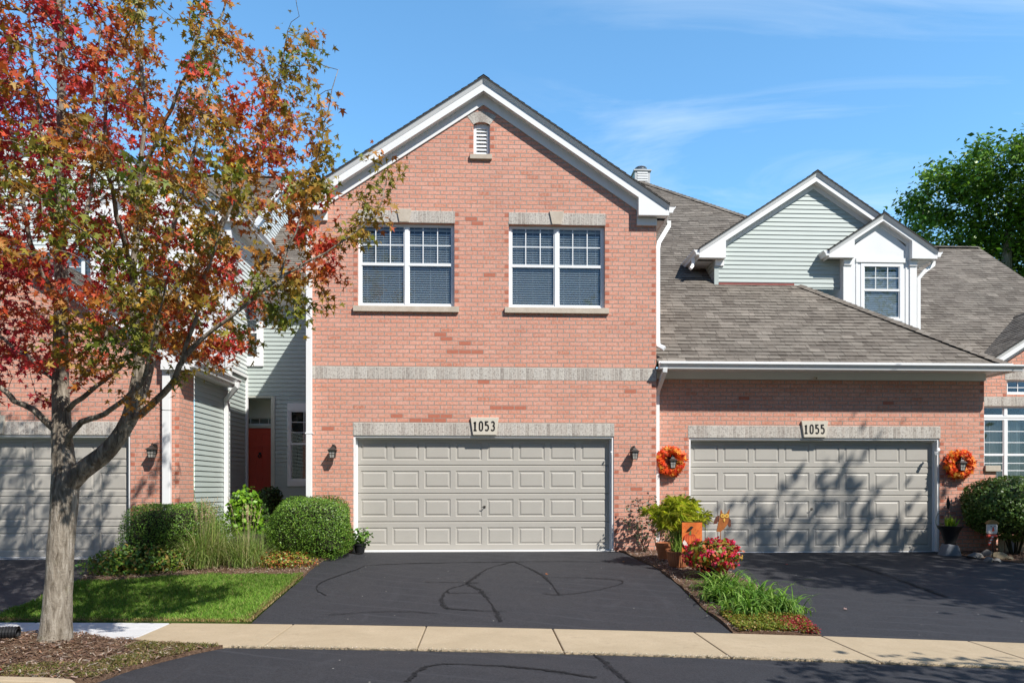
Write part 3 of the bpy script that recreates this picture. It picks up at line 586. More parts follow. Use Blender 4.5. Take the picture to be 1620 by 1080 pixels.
def plate(parent, xc, z0, z1, Y, text):
    b = MB(); b.prism([(xc - .22, z0), (xc + .22, z0), (xc + .27, z1), (xc - .27, z1)], Y - .045, Y + .002); o = build('address_plate', b, M['plate'], parent, bevel=.008)
    d = MB(); H = .165; W = .112; x = xc - W * len(text) / 2 + .006; zb = z0 + (z1 - z0 - H) / 2
    for ch in text:
        for st in DIG[ch]:
            P = [(x + p[0] * W * .98, zb + p[1] * H) for p in st]; w = .0145; Lp, Rp = [], []; n = len(P); closed = P[0] == P[-1]
            for i in range(n):
                a = P[i - 1] if i else (P[-2] if closed else P[0]); c = P[i + 1] if i < n - 1 else (P[1] if closed else P[-1]); dx, dz_ = c[0] - a[0], c[1] - a[1]; l = math.hypot(dx, dz_); nx, nz_ = -dz_ / l, dx / l
                e0 = (P[i][0] - a[0], P[i][1] - a[1]); l0 = math.hypot(*e0); cs = 1. if l0 < 1e-9 else max(.6, abs((e0[0] * dx + e0[1] * dz_) / (l0 * l)))
                Lp.append((P[i][0] + nx * w / cs, P[i][1] + nz_ * w / cs)); Rp.append((P[i][0] - nx * w / cs, P[i][1] - nz_ * w / cs))
            for i in range(n - 1): d.poly([(q[0], Y - .0475, q[1]) for q in (Lp[i], Rp[i], Rp[i + 1], Lp[i + 1])])
        x += W
    build('house_number', d, M['num'], o)
def downspout(parent, pts, w=.08, d=.06, name='downspout', mat=None):
    """rectangular pipe swept along points (flat facing -Y)"""
    b = MB(); n = len(pts); rings = []
    for i, p in enumerate(pts):
        a = Vector(pts[max(0, i - 1)]); c = Vector(pts[min(n - 1, i + 1)]); t = (c - a).normalized(); ref = Vector((0, 1, 0)) if abs(t.y) < .9 else Vector((0, 0, 1)); s_ = t.cross(ref).normalized(); q = s_.cross(t).normalized(); P = Vector(p)
        rings.append([P + s_ * w / 2 + q * d / 2, P - s_ * w / 2 + q * d / 2, P - s_ * w / 2 - q * d / 2, P + s_ * w / 2 - q * d / 2])
    for i in range(n - 1):
        for k in range(4): b.poly([rings[i][k], rings[i][(k + 1) % 4], rings[i + 1][(k + 1) % 4], rings[i + 1][k]])
    b.poly(rings[0]); b.poly(rings[-1][::-1])
    return build(name, b, mat or M['white'], parent, bevel=.006)
def lapwall(name, parent, poly, O, U, N, mat, course=.1016, thick=.016, v0=0.):
    b = MB(); b.lap(poly, O, U, (0, 0, 1), N, course, thick, v0=v0); return build(name, b, mat, parent)
def roofplane(b, poly, z_at, pitch):
    """front-facing plane: polygon in (X,Y), z = z_at + pitch*Y"""
    c = math.sqrt(1 + pitch * pitch); V = Vector((0, 1, pitch)) / c; N = Vector((0, -pitch, 1)) / c
    b.lap([(x, y * c) for x, y in poly], (0, 0, z_at), (1, 0, 0), V, N, .143, .009, v0=min(y for x, y in poly) * c, shingle=True)
def capline(b, p0, p1, w=.13):
    p0, p1 = Vector(p0), Vector(p1); L = (p1 - p0).length; t = (p1 - p0) / L; n = int(L / .14); side = t.cross(Vector((0, 0, 1))).normalized(); up = side.cross(t).normalized()
    for i in range(n):
        a = p0 + t * (i * .14); e = a + t * .17
        for sg in (-1, 1): b.poly([a + up * .034, a + side * sg * w + up * -.045, e + side * sg * w + up * -.06, e + up * .018], uv=[(i * .29, 0), (i * .29 + .1, .02), (i * .29 + .1, .12), (i * .29, .12)])
        b.poly([a + up * .034, a + side * w - up * .045, a + side * w - up * .06, a + up * .018], uv=[(0, 0)] * 4); b.poly([a + up * .034, a - side * w - up * .045, a - side * w - up * .06, a + up * .018], uv=[(0, 0)] * 4)
# ------------------------------------------------------------------ house in the middle
A = thing('brick_townhouse', 'tall gabled red brick townhouse with two upper windows and number 1053 over its garage', 'house', (0, 0, 0))
dk = dark_edge(-.55, 4.65, 6.5, 1) + dark_edge(.48, 4.65, 6.5, -1) + dark_edge(3.30, .1, 6.1, -1) + dark_edge(2.5, .05, 2.5, 1) + dark_edge(2.32, 4.65, 6.3, 1) + dark_edge(-2.37, 4.65, 6.1, -1) + dark_edge(-.19, 7.5, 8.1, -1) + dark_edge(.12, 7.5, 8.1, 1)
dk += [(-.62, 4.02, 0), (-.83, 4.08, 0), (-.25, 3.94, 0), (-.24, 3.78, 0), (-.03, 3.78, 0), (-.52, 3.78, 0), (.0, 3.18, 0), (.22, 2.69, 0), (.46, 2.69, 0), (.69, 2.69, 0), (-1.55, 2.53, 0), (-1.0, 2.53, 0), (-.78, 2.53, 0), (-1.25, 2.45, 0), (-.98, 2.45, 0), (-.74, 2.45, 0), (.02, 5.2, 0), (-.2, 6.3, 0), (-.12, 6.22, 0), (2.72, 3.0, 0), (2.9, 1.2, 0), (-2.9, 2.3, 0)]
wall_front('brick_wall', A, [(-3.33, -.12), (3.31, -.12), (3.31, 6.42), (.0, 8.62), (-3.33, 6.42)], [(-2.45, 2.49, -.12, 2.18), (-2.37, -.55, 4.61, 6.20), (.48, 2.32, 4.61, 6.20), (-.19, .12, 7.5, 8.12)], 0, M['brick'], reveal=.15, dark=dk)
b = MB()
for x in (-3.33, 3.31): b = MB(); b.poly([(x, 0, -.12), (x, 9, -.12), (x, 9, 6.37), (x, 0, 6.37)], uv=[(0, -3.36), (9, -3.36), (9, 3.13), (0, 3.13)]); build('side_wall', b, M['brick'], A)
b = MB(); b.poly([(-3.33, 9, -.12), (3.31, 9, -.12), (3.31, 9, 6.37), (.04, 9, 8.5), (-3.33, 9, 6.37)]); build('rear_wall', b, M['brick'], A)
soldier('string_course', A, -3.33, 3.31, 3.24, 3.475, 0, .004)
soldier('lintel', A, -2.45, 2.50, 2.18, 2.42, 0); soldier('lintel', A, -2.37, -.54, 6.20, 6.425, 0, .004); soldier('lintel', A, .48, 2.33, 6.20, 6.425, 0, .004)
for xk in (-1.50, 1.39):
    b = MB(); b.prism([(xk - .085, 6.20), (xk + .085, 6.20), (xk + .14, 6.45), (xk - .14, 6.45)], -.03, .002); build('keystone', b, M['lime'], A, bevel=.005)
for x0, x1 in ((-2.45, -.47), (.40, 2.39)):
    b = MB(); b.box(x0, x1, -.055, .075, 4.505, 4.612); build('window_sill', b, M['lime'], A, bevel=.006)
window(A, -2.37, -.55, 4.615, 6.195, .075); window(A, .48, 2.32, 4.615, 6.195, .075)
garage_door(A, -2.45, 2.49, .0, 2.18, .145); plate(A, .02, 2.19, 2.525, 0, '1053')
v = MB(); v.box(-.19, -.135, .06, .12, 7.5, 8.1); v.box(.065, .12, .06, .12, 7.5, 8.1); v.box(-.135, .065, .06, .12, 7.5, 7.54); v.box(-.135, .065, .061, .12, 8.03, 8.12)
for i in range(7): z = 7.55 + i * .07; v.poly([(-.135, .065, z), (.065, .065, z), (.065, .11, z + .075), (-.135, .11, z + .075)]); v.poly([(-.135, .065, z), (.065, .065, z), (.065, .075, z - .004), (-.135, .075, z - .004)])
v.box(-.19, .12, .121, .14, 7.5, 8.12); build('gable_vent', v, M['white'], A)
b = MB(); b.box(-.26, .16, -.05, .06, 7.41, 7.50); build('window_sill', b, M['lime'], A, bevel=.006)
b = MB(); cx_, r0 = -.035, .25; cz = 8.13 - r0
for i in range(6):
    a0 = math.radians(90 + 38 - 76 * i / 6); a1 = math.radians(90 + 38 - 76 * (i + 1) / 6); r1 = r0 + .2
    P = [(cx_ + r0 * math.cos(a0), cz + r0 * math.sin(a0)), (cx_ + r1 * math.cos(a0), cz + r1 * math.sin(a0)), (cx_ + r1 * math.cos(a1), cz + r1 * math.sin(a1)), (cx_ + r0 * math.cos(a1), cz + r0 * math.sin(a1))]
    b.poly([(x, -.006, z) for x, z in P], uv=[(i * .081 + .004, .005), (i * .081 + .004, .21), (i * .081 + .079, .21), (i * .081 + .079, .005)])
build('vent_arch', b, M['soldier'], A)
b = MB()
for sg in (-1, 1): b.poly([(cx_ + sg * .156, -.002, 8.04), (cx_ + sg * .156, -.002, 8.125), (cx_, -.002, 8.125), (cx_ + sg * .08, -.002, 8.12)])
gable_roof(A, .0, 8.875, 3.51, 3.51, .664, -.18, 9.3, 0, bh=.225, ret=.58, wl=-3.33, wr=3.31, fh=.19)
downspout(A, [(-3.58, -.08, 6.38), (-3.58, -.08, 6.28), (-3.26, -.06, 5.95), (-3.26, -.055, 5.8), (-3.26, -.055, .16), (-3.26, -.1, .06)], .105, .075)
downspout(A, [(3.60, .2, 6.38), (3.60, .2, 6.28), (3.38, .12, 5.92), (3.36, .10, 5.8), (3.36, .10, 4.05), (3.37, .08, 3.93), (3.47, .0, 3.86)], .085, .07)
for z in (4.6, 2.2): b = MB(); b.box(-3.325, -3.195, -.098, -.004, z, z + .025); build('pipe_strap', b, M['white'], A)

# ------------------------------------------------------------------ house on the right
B = thing('brick_townhouse', 'low brick townhouse numbered 1055 with a broad shingle roof, sage gable and white dormer', 'house', (6.6, 0, 0))
dk = dark_edge(9.13, .05, 2.4, 1, 3.33) + dark_edge(10.04, 0, 3.3, -1, 3.33) + dark_edge(4.03, 0, 2.3, -1, 3.33) + [(5.2, 3.0, 0), (8.1, 2.9, 0), (9.5, 1.2, 0)]
wall_front('brick_wall', B, [(3.31, -.2), (10.04, -.2), (10.04, 3.46), (3.31, 3.46)], [(4.05, 9.12, -.2, 2.18)], .35, M['brick'], v0=3.33, reveal=.15, dark=dk)
b = MB(); b.poly([(10.04, .35, -.3), (10.04, 2.2, -.3), (10.04, 2.2, 3.46), (10.04, .35, 3.46)], uv=[(0, -3.63), (1.85, -3.63), (1.85, .13), (0, .13)])
build('side_wall', b, M['brick'], B); b = MB(); b.box(10.042, 10.30, .36, .58, -.3, 1.52); build('wing_pier', b, M['brick'], B)
b = MB(); b.box(10.045, 10.36, .31, .63, 1.522, 1.64); build('pier_cap', b, M['lime'], B, bevel=.006)
soldier('lintel', B, 4.03, 9.14, 2.18, 2.42, .35); garage_door(B, 4.05, 9.12, -.09, 2.18, .495); plate(B, 6.56, 2.19, 2.515, .35, '1055')
b = MB(); b.box(3.40, 10.06, .325, .349, 3.335, 3.47); b.box(3.33, 10.28, -.1, .349, 3.47, 3.485); b.box(3.33, 10.28, -.12, -.1, 3.44, 3.60)
b.box(10.041, 10.28, .35, 2.3, 3.47, 3.485); b.box(10.26, 10.28, -.1, 2.3, 3.44, 3.60); b.box(10.041, 10.065, .35, 2.2, 3.335, 3.47); build('soffit', b, M['white'], B)
g = MB(); ze = 3.565; prof = [(-.122, ze - .12), (-.19, ze - .12), (-.205, ze - .075), (-.245, ze - .03), (-.245, ze), (-.235, ze), (-.235, ze - .012), (-.122, ze - .012)]
g.prism(prof, 3.33, 10.42, axis='x'); build('gutter', g, M['white'], B)
g = MB(); g.prism([(10.282, ze - .12), (10.35, ze - .12), (10.37, ze - .07), (10.40, ze - .03), (10.40, ze), (10.39, ze), (10.39, ze - .012), (10.282, ze - .012)], -.12, 2.2); build('gutter', g, M['white'], B)
downspout(B, [(3.43, -.17, 3.46), (3.43, -.17, 3.40), (3.40, .2, 3.12), (3.40, .30, 3.0), (3.40, .30, .12), (3.43, .2, .03)], .085, .07)
r = MB()
roofplane(r, [(3.33, -.12), (10.30, -.12), (7.38, 2.80), (9.85, 2.80), (9.85, 4.09), (5.10, 8.84), (3.33, 8.84)], 3.613, .83)
c = math.sqrt(1 + .83 ** 2)                                     # side slope of the garage hip
r.lap([(-.12 + .0, 0), (5., 0), (5., 2.9 * c), (2.8, 2.9 * c)], (10.30, 0, 3.513), (0, 1, 0), (-1 / c, 0, .83 / c), (.83 / c, 0, 1 / c), .143, .009, shingle=True)
capline(r, (10.33, -.15, 3.525), (7.38, 2.80, 5.955)); capline(r, (9.5, 4.45, 7.33), (5.05, 8.90, 11.02)); capline(r, (5.0, 8.87, 11.0), (3.3, 8.87, 11.0))
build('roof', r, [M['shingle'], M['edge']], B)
r = MB(); r.poly([(3.33, 8.9, 10.95), (5.1, 8.9, 10.95), (11., 14, 5), (3.33, 14, 6.8)]); r.poly([(5.1, 8.86, 10.93), (9.9, 4.05, 6.9), (11, 5, 3), (11, 14, 5)]); build('rear_roof', r, M['shingle'], B)
# chimney
b = MB(); b.box(4.90, 5.40, 9.15, 9.65, 10.3, 11.47); b.box(4.86, 5.44, 9.11, 9.69, 11.47, 11.51); ch = build('chimney', b, M['chim'], B)
b = MB()
for z in (11.15, 11.23, 11.31, 11.39): b.box(4.98, 5.32, 9.135, 9.148, z, z + .05)
build('siding_board', b, M['white'], ch)
b = MB(); b.lathe([(.13, 11.51), (.13, 11.58), (.19, 11.585), (.19, 11.60), (.14, 11.61), (.14, 11.65), (.2, 11.655), (.18, 11.68), (.02, 11.70)], (5.15, 9.4), 20); build('chimney_cap', b, M['galv'], ch, smooth=False)
# sage gable
lapwall('siding_wall', B, [(5.39, 5.85), (10.05, 5.85), (10.05, 6.75), (7.72, 8.28), (5.39, 6.75)], (0, 2.8, 0), (1, 0, 0), (0, -1, 0), M['siding'])
b = MB(); b.lap([(2.8, 5.6), (4.4, 5.6), (4.4, 6.9), (2.8, 6.9)], (5.39, 0, 0), (0, 1, 0), (0, 0, 1), (-1, 0, 0), .1016, .012); build('siding_wall', b, M['siding'], B)
b = MB(); b.box(5.37, 5.47, 2.77, 2.815, 5.88, 6.45); build('corner_board', b, M['siding'], B)
b = MB(); b.box(5.47, 7.26, 2.765, 2.79, 5.925, 5.968); build('flashing', b, M['flash'], B)
gable_roof(B, 7.72, 8.53, 2.75, 2.75, .66, 2.62, 6.1, 2.8, bh=.20, ret=.62, wl=5.39, wr=10.05, zret=.215, backs=(3.85, 3.85), fh=.12)
downspout(B, [(4.87, 2.78, 6.53), (4.87, 2.78, 6.42), (4.84, 2.75, 6.33), (4.78, 2.7, 6.26)], .07, .06, 'gutter_outlet')
# white dormer
DX0, DX1, DY = 8.36, 10.10, 2.64; cxx = 9.24
wall_front('dormer_wall', B, [(DX0, 4.2), (DX1, 4.2), (DX1, 6.60), (cxx, 7.36), (DX0, 6.60)], [(8.78, 9.78, 5.08, 6.42)], DY, M['white2'], reveal=.02)
for x, yb in ((DX0, 4.2), (DX1, 5.)): w = MB(); w.poly([(x, DY, 4.2), (x, yb, 4.2), (x, yb, 6.6), (x, DY, 6.6)]); build('side_wall', w, M['white2'], B)
t = MB(); t.box(DX0 - .004, DX0 + .16, DY - .022, DY + .01, 4.2, 6.46); t.box(DX1 - .16, DX1 + .004, DY - .022, DY + .01, 4.2, 6.46)
t.box(8.66, 9.86, DY - .03, DY - .003, 6.44, 6.54); t.box(8.66, 8.70, DY - .012, DY - .002, 4.2, 6.44); t.box(9.84, 9.88, DY - .012, DY - .002, 4.2, 6.44)
build('dormer_trim', t, M['white'], B)
window(B, 8.78, 9.78, 5.08, 6.42, DY - .012, units=1, cols=3, rows=2, fr=.07, kind='blinddown', upper=.46, depth=.04)
gable_roof(B, cxx, 7.54, 1.28, 1.28, .66, 2.50, 5.4, DY, bh=.15, ret=.60, wl=DX0, wr=DX1, zret=.19, backs=(3.7, 4.4), sub=True, fh=.1)
downspout(B, [(10.58, 2.75, 6.52), (10.58, 2.75, 6.44), (10.30, 2.66, 6.25), (10.16, 2.66, 6.08), (10.16, 2.66, 4.3)], .085, .07)
# right wing behind the garage wing
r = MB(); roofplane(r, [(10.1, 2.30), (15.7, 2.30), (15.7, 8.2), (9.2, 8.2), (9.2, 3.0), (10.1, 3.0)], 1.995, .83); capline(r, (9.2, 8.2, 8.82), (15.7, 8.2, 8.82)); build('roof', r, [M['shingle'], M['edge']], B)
b = MB(); b.prism([(8.2, 8.74), (8.2, 8.56), (1.8, 3.26), (1.8, 3.44)], 15.60, 15.64, axis='x'); b.poly([(15.66, 1.85, 3.4), (15.66, 8.2, 8.7), (15.66, 14, 3.9)]); build('rake_board', b, M['white'], B)
r = MB(); r.poly([(9.2, 8.22, 8.8), (15.7, 8.22, 8.8), (15.7, 14, 4), (9.2, 14, 4)]); build('rear_roof', r, M['shingle'], B)
dk = dark_edge(11.93, 3.3, 3.7, -1, 3.27)
wall_front('brick_wall', B, [(10.04, -.35), (17, -.35), (17, 3.45), (13.9, 5.40), (10.8, 3.45), (10.04, 3.45)], [(10.95, 12.95, 1.35, 3.06), (11.95, 12.80, 3.33, 3.66)], 2.2, M['brick'], v0=3.27, reveal=.12, dark=dk)
soldier('lintel', B, 10.9, 13.0, 3.06, 3.27, 2.2); soldier('lintel', B, 11.9, 12.9, 3.66, 3.90, 2.2)
window(B, 10.95, 12.95, 2.80, 3.06, 2.24, units=2, cols=2, rows=1, upper=.02, kind='none', fr=.04)
window(B, 10.95, 12.95, 1.35, 2.79, 2.24, units=2, cols=2, rows=3, upper=.58, kind='curtain', fr=.045, both=True)
window(B, 11.95, 12.80, 3.33, 3.66, 2.24, units=1, cols=3, rows=2, upper=.98, kind='none', fr=.035)
b = MB(); b.box(10.9, 13.0, 2.15, 2.26, 1.26, 1.348); build('window_sill', b, M['lime'], B)
gable_roof(B, 13.9, 5.68, 3.0, 3.0, .64, 2.02, 4.4, 2.2, bh=.2, ret=.3, wl=11.1, wr=16.7, zret=.12, gut=False, backs=(2.1, 2.1))
downspout(B, [(10.12, 2.0, 3.40), (10.12, 2.0, 3.25), (10.10, 1.9, 3.1), (10.10, 1.9, 0)], .08, .07)

# ------------------------------------------------------------------ house on the left, behind the maple
Cc = thing('brick_townhouse', 'brick and siding townhouse behind the maple, with a red front door', 'house', (-8.7, 0, 0))
wall_front('brick_wall', Cc, [(-12.2, -.2), (-5.43, -.2), (-5.43, 3.40), (-8.73, 5.57), (-12.2, 3.3)], [(-11.17, -6.29, -.2, 2.13)], -.55, M['brick'], v0=3.2, reveal=.15, dark=dark_edge(-5.43, 0, 3.2, -1, 3.2) + dark_edge(-6.29, 0, 2.1, 1, 3.2))
b = MB(); b.poly([(-5.43, -.55, -.2), (-5.43, .07, -.2), (-5.43, .07, 3.4), (-5.43, -.55, 3.4)], uv=[(.1, -3.4), (.72, -3.4), (.72, .2), (.1, .2)]); build('side_wall', b, M['brick'], Cc)
soldier('lintel', Cc, -11.2, -6.27, 2.13, 2.37, -.55); garage_door(Cc, -11.17, -6.29, -.05, 2.13, -.405)
b = MB(); b.prism([(-8.98, 2.14), (-8.48, 2.14), (-8.44, 2.47), (-9.02, 2.47)], -.595, -.548); build('address_plate', b, M['plate'], Cc, bevel=.008)
gable_roof(Cc, -8.73, 5.83, 3.55, 3.55, .664, -.73, 3.1, -.55, bh=.22, ret=.5, wl=-12.2, wr=-5.43, backs=(2.2, 1.55))
downspout(Cc, [(-5.62, -.62, 3.3), (-5.62, -.62, .15), (-5.62, -.66, .06)], .135, .08)
lapwall('siding_wall', Cc, [(.07, -.15), (1.9, -.15), (1.9, 3.3), (.07, 3.3)], (-5.43, 0, 0), (0, 1, 0), (1, 0, 0), M['siding'])
lapwall('siding_wall', Cc, [(1.9, -.15), (4.02, -.15), (4.02, 3.88), (1.9, 3.88)], (-5.79, 0, 0), (0, 1, 0), (1, 0, 0), M['siding'])
lapwall('siding_wall', Cc, [(2.86, 3.93), (10, 3.93), (10, 5.2), (7, 9.9), (3.9, 7.3), (2.86, 7.2)], (-5.76, 0, 0), (0, 1, 0), (1, 0, 0), M['sidingw'])
b = MB(); b.box(-5.80, -5.73, 2.86, 4.0, 3.86, 3.93); build('belt_board', b, M['white'], Cc)
for q_ in ((-5.80, -5.73, 3.93, 4.0, .1, 3.86), (-5.50, -5.42, 1.82, 1.905, -.15, 3.3), (-5.85, -5.72, 2.80, 2.87, 3.3, 7.3)): b = MB(); b.box(*q_); build('corner_board', b, M['white'], Cc)
downspout(Cc, [(-5.06, 1.3, 3.36), (-5.06, 1.3, 3.27), (-5.36, 1.5, 3.02), (-5.37, 1.55, 2.9), (-5.37, 1.55, .35), (-5.3, 1.5, .25)], .085, .07)
# upper storey: white dormer box and pale siding gable
Y = 2.86; wall_front('dormer_wall', Cc, [(-8.85, 3.2), (-5.79, 3.2), (-5.79, 7.35), (-7.16, 8.3), (-8.85, 7.25)], [(-7.80, -6.82, 4.74, 6.36)], Y, M['white2'], reveal=.02)
w = MB(); w.poly([(-8.85, Y, 3.2), (-8.85, 4, 3.2), (-8.85, 4, 7.3), (-8.85, Y, 7.3)]); build('side_wall', w, M['white2'], Cc)
w = MB()
for x in (-8.85, -8.0, -6.75, -5.95): w.box(x, x + .14, Y - .025, Y + .002, 3.3, 7.2)
w.box(-8.71, -5.95, Y - .024, Y + .002, 6.7, 6.85); build('dormer_trim', w, M['white'], Cc)
window(Cc, -7.84, -6.78, 4.7, 6.4, Y - .03, units=1, kind='blind', fr=.07, depth=.03)
gable_roof(Cc, -7.16, 8.51, 1.69, 1.69, .664, 2.68, 6.4, Y, bh=.16, ret=.55, wl=-8.85, wr=-5.79, zret=.19)
lapwall('siding_wall', Cc, [(-13, 3.8), (-6.3, 3.8), (-6.3, 7.4), (-9.62, 9.6), (-13, 7.3)], (0, 3.3, 0), (1, 0, 0), (0, -1, 0), M['sidingw'])
gable_roof(Cc, -9.62, 9.83, 3.5, 3.5, .664, 3.12, 7, 3.3, bh=.2, ret=.6, wl=-12.6, wr=-6.3)
window(Cc, -10.4, -9.2, 5.1, 6.7, 3.24, units=1, fr=.07, kind='blind', depth=.03)
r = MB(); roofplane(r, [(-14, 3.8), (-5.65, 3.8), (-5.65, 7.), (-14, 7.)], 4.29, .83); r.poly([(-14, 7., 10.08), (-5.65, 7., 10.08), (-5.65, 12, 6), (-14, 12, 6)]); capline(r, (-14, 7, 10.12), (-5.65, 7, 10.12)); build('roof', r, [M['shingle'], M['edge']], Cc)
b = MB(); b.prism([(3.8, 7.42), (3.8, 7.22), (7, 9.86), (10.5, 7.0), (10.5, 7.2), (7, 10.06)], -5.68, -5.64, axis='x'); build('rake_board', b, M['white'], Cc)
b = MB(); b.lathe([(.085, 9.4), (.085, 10.42), (.15, 10.45), (.15, 10.48), (.02, 10.54)], (-7.85, 6.6), 16); build('vent_pipe', b, M['galv'], Cc)
# entry recess
hole = (-5.9, -5.17, -.1, 3.38)
b = MB(); 
R4 = lambda x0, x1, z0, z1: [(x0, z0), (x1, z0), (x1, z1), (x0, z1)]
for pl in (R4(-5.42, -3.33, 3.38, 5.92), R4(-5.79, -5.42, 3.38, 4.26), R4(-5.79, -5.42, 5.64, 5.92), R4(-5.17, -4.75, -.1, 3.38), R4(-3.70, -3.33, -.1, 3.38), R4(-4.75, -3.70, -.1, 1.30), R4(-4.75, -3.70, 3.12, 3.38)): b.lap(pl, (0, 4., 0), (1, 0, 0), (0, 0, 1), (0, -1, 0), .1016, .018)
build('siding_wall', b, M['siding'], Cc)
b = MB(); b.box(-5.18, -5.09, 3.965, 4.62, -.1, 3.40); b.box(-6.2, -5.18, 4.5, 4.62, 2.95, 3.06); b.box(-6.2, -5.18, 4.5, 4.62, 2.70, 2.77); b.box(-5.20, -5.175, 4.5, 4.6, .5, 2.95); b.box(-6.2, -5.09, 3.97, 4.62, 3.40, 3.43); build('door_frame', b, M['entry'], Cc)
b = MB(); b.lap([(-6.2, 3.06), (-5.18, 3.06), (-5.18, 3.4), (-6.2, 3.4)], (0, 4.52, 0), (1, 0, 0), (0, 0, 1), (0, -1, 0), .1016, .012); build('siding_wall', b, M['entry'], Cc)
b = MB(); x0, x1, z0, z1, Yd = -6.06, -5.20, .62, 2.70, 4.56; b.box(x0, x1, Yd + .012, Yd + .05, z0, z1)
xs = [x0, x0 + .12, x0 + .38, x0 + .48, x0 + .74, x1]; zs = [z0, z0 + .22, z0 + .85, z0 + 1.0, z0 + 1.62, z0 + 1.75, z0 + 1.94, z1]
for i in (0, 2, 4): b.box(xs[i], xs[i + 1], Yd, Yd + .012, z0, z1)
for j in (0, 2, 4, 6):
    for i in (1, 3): b.box(xs[i], xs[i + 1], Yd + .0, Yd + .012, zs[j], zs[j + 1])
for j in (1, 3, 5):
    for i in (1, 3): b.box(xs[i] + .04, xs[i + 1] - .04, Yd + .004, Yd + .012, zs[j] + .04, zs[j + 1] - .04)
dr = build('front_door', b, M['red'], Cc)
b = MB(); b.tube([(-5.62, Yd - .02, 2.06), (-5.59, Yd - .03, 2.0), (-5.63, Yd - .03, 1.95), (-5.67, Yd - .03, 2.0), (-5.63, Yd - .02, 2.06)], .014, 6); b.box(-5.66, -5.60, Yd - .02, Yd, 2.03, 2.09); build('door_knocker', b, M['metal'], dr)
window(Cc, -6.1, -5.18, 2.77, 2.95, 4.54, units=1, cols=4, rows=1, upper=.97, kind='none', fr=.015, name='transom_window', depth=.02)
b = MB(); b.box(-6.2, -5.1, 4.7, 4.72, 0, 3.4); b.box(-6.2, -6.1, 4.0, 4.7, 0, 3.4); build('recess_wall', b, M['siding'], Cc)
b = MB(); b.box(-4.78, -3.60, 3.945, 3.99, 3.08, 3.26); b.box(-4.78, -3.60, 3.945, 3.99, 1.24, 1.36); b.box(-4.78, -4.74, 3.945, 3.99, 1.36, 3.08); build('window_casing', b, M['white'], Cc); b = MB(); b.box(-6.25, -5.36, 3.945, 3.99, 4.16, 4.32); b.box(-5.46, -5.36, 3.945, 3.99, 4.32, 5.6); b.box(-6.2, -5.36, 3.945, 3.99, 5.6, 5.7); build('window_casing', b, M['white'], Cc)
window(Cc, -4.74, -3.70, 1.36, 3.08, 3.955, units=1, cols=3, rows=3, fr=.03, kind='none', depth=.03, upper=.47)
window(Cc, -6.15, -5.46, 4.32, 5.6, 3.96, units=1, cols=2, rows=2, fr=.045, kind='curtain', depth=.03, upper=.48)
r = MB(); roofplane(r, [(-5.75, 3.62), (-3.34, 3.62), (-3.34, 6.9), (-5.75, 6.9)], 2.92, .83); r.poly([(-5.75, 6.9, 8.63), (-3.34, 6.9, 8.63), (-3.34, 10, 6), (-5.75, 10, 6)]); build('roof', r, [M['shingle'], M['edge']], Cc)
g = MB(); ze = 5.93; g.prism([(3.60, ze - .12), (3.53, ze - .12), (3.51, ze - .07), (3.475, ze - .02), (3.475, ze), (3.60, ze)], -5.75, -3.34, axis='x'); build('gutter', g, M['white'], Cc)
b = MB(); b.box(-5.75, -3.34, 3.60, 4.0, 5.80, 5.83); b.box(-5.75, -3.34, 3.96, 3.99, 5.62, 5.80); build('soffit', b, M['white'], Cc)
b = MB(); b.box(-5.75, -4.6, 3.0, 4.7, -.1, .60); b.box(-5.75, -4.6, 2.7, 3.0, -.1, .40); b.box(-5.75, -4.6, 2.4, 2.7, -.1, .20); build('entry_step', b, M['conc2'], Cc, bevel=.01)

# ------------------------------------------------------------------ measuring help: a picture position at a known distance from the facade
CS, SN = math.cos(R(2.343)), math.sin(R(2.343))
def at(u, v, Y):
    a = (u - 810) / 1100.; t = (13.21 + Y) / (CS - a * SN); return Vector(((a * CS + SN) * t, Y, 1.172 + (773 - v) / 1100. * t))
# ------------------------------------------------------------------ beds, lawn and planting strip
bedL = [(-2.84, -.9), (-2.62, -.2), (-2.45, .1), (-3.4, .02), (-5.42, .02), (-5.42, -.5), (-6.3, -.5), (-6.62, -.8), (-6.42, -1.5), (-6.24, -2.25), (-5.7, -2.18), (-5.1, -1.98), (-4.4, -1.86), (-3.7, -1.90), (-3.1, -1.92), (-2.9, -1.86)]
sheet('planting_bed', wob(bedL + [bedL[0]], .02, 21)[:-1], M['mulch'], .025, .25, bump=lambda x, y: .03 * math.sin(x * 5) * math.sin(y * 6))
sheet('planting_bed', [(-5.79, .02), (-5.40, .02), (-3.4, .03), (-3.33, 4.0), (-5.79, 4.0)], M['mulch'], .0, .4)
lawn_poly = [(-2.91, -1.86), (-3.1, -1.92), (-3.7, -1.90), (-4.4, -1.86), (-5.1, -1.98), (-5.7, -2.18), (-6.24, -2.25), (-6.30, -2.4), (-6.22, -3.2), (-6.30, -3.9), (-6.47, far(-6.47) + .02)] + edge(far, -6.3, -2.95, 8, .02)
sheet('lawn', lawn_poly, M['turf'], .018, .3)
bedM = wob([(2.93, far(2.9) + .03), (2.91, -3.9), (2.96, -2.9), (2.94, -1.7), (2.66, -.25), (2.60, -.02), (4.03, .3), (4.07, -1.5), (4.11, -2.4), (4.16, -3.4), (3.98, -4.3), (3.88, far(3.88) + .03)], .02, 31)
sheet('planting_bed', bedM, M['mulch'], .02, .25, bump=lambda x, y: .02 * math.sin(x * 7) * math.sin(y * 5))
sheet('planting_bed', [(9.12, .33), (9.16, -.5), (9.55, -1.02), (10.6, -1.1), (16, -1.5), (16, 2.2), (10.04, 2.2), (10.04, .33)], M['mulch'], .02, .3)
TX, TY = -4.72, -5.92
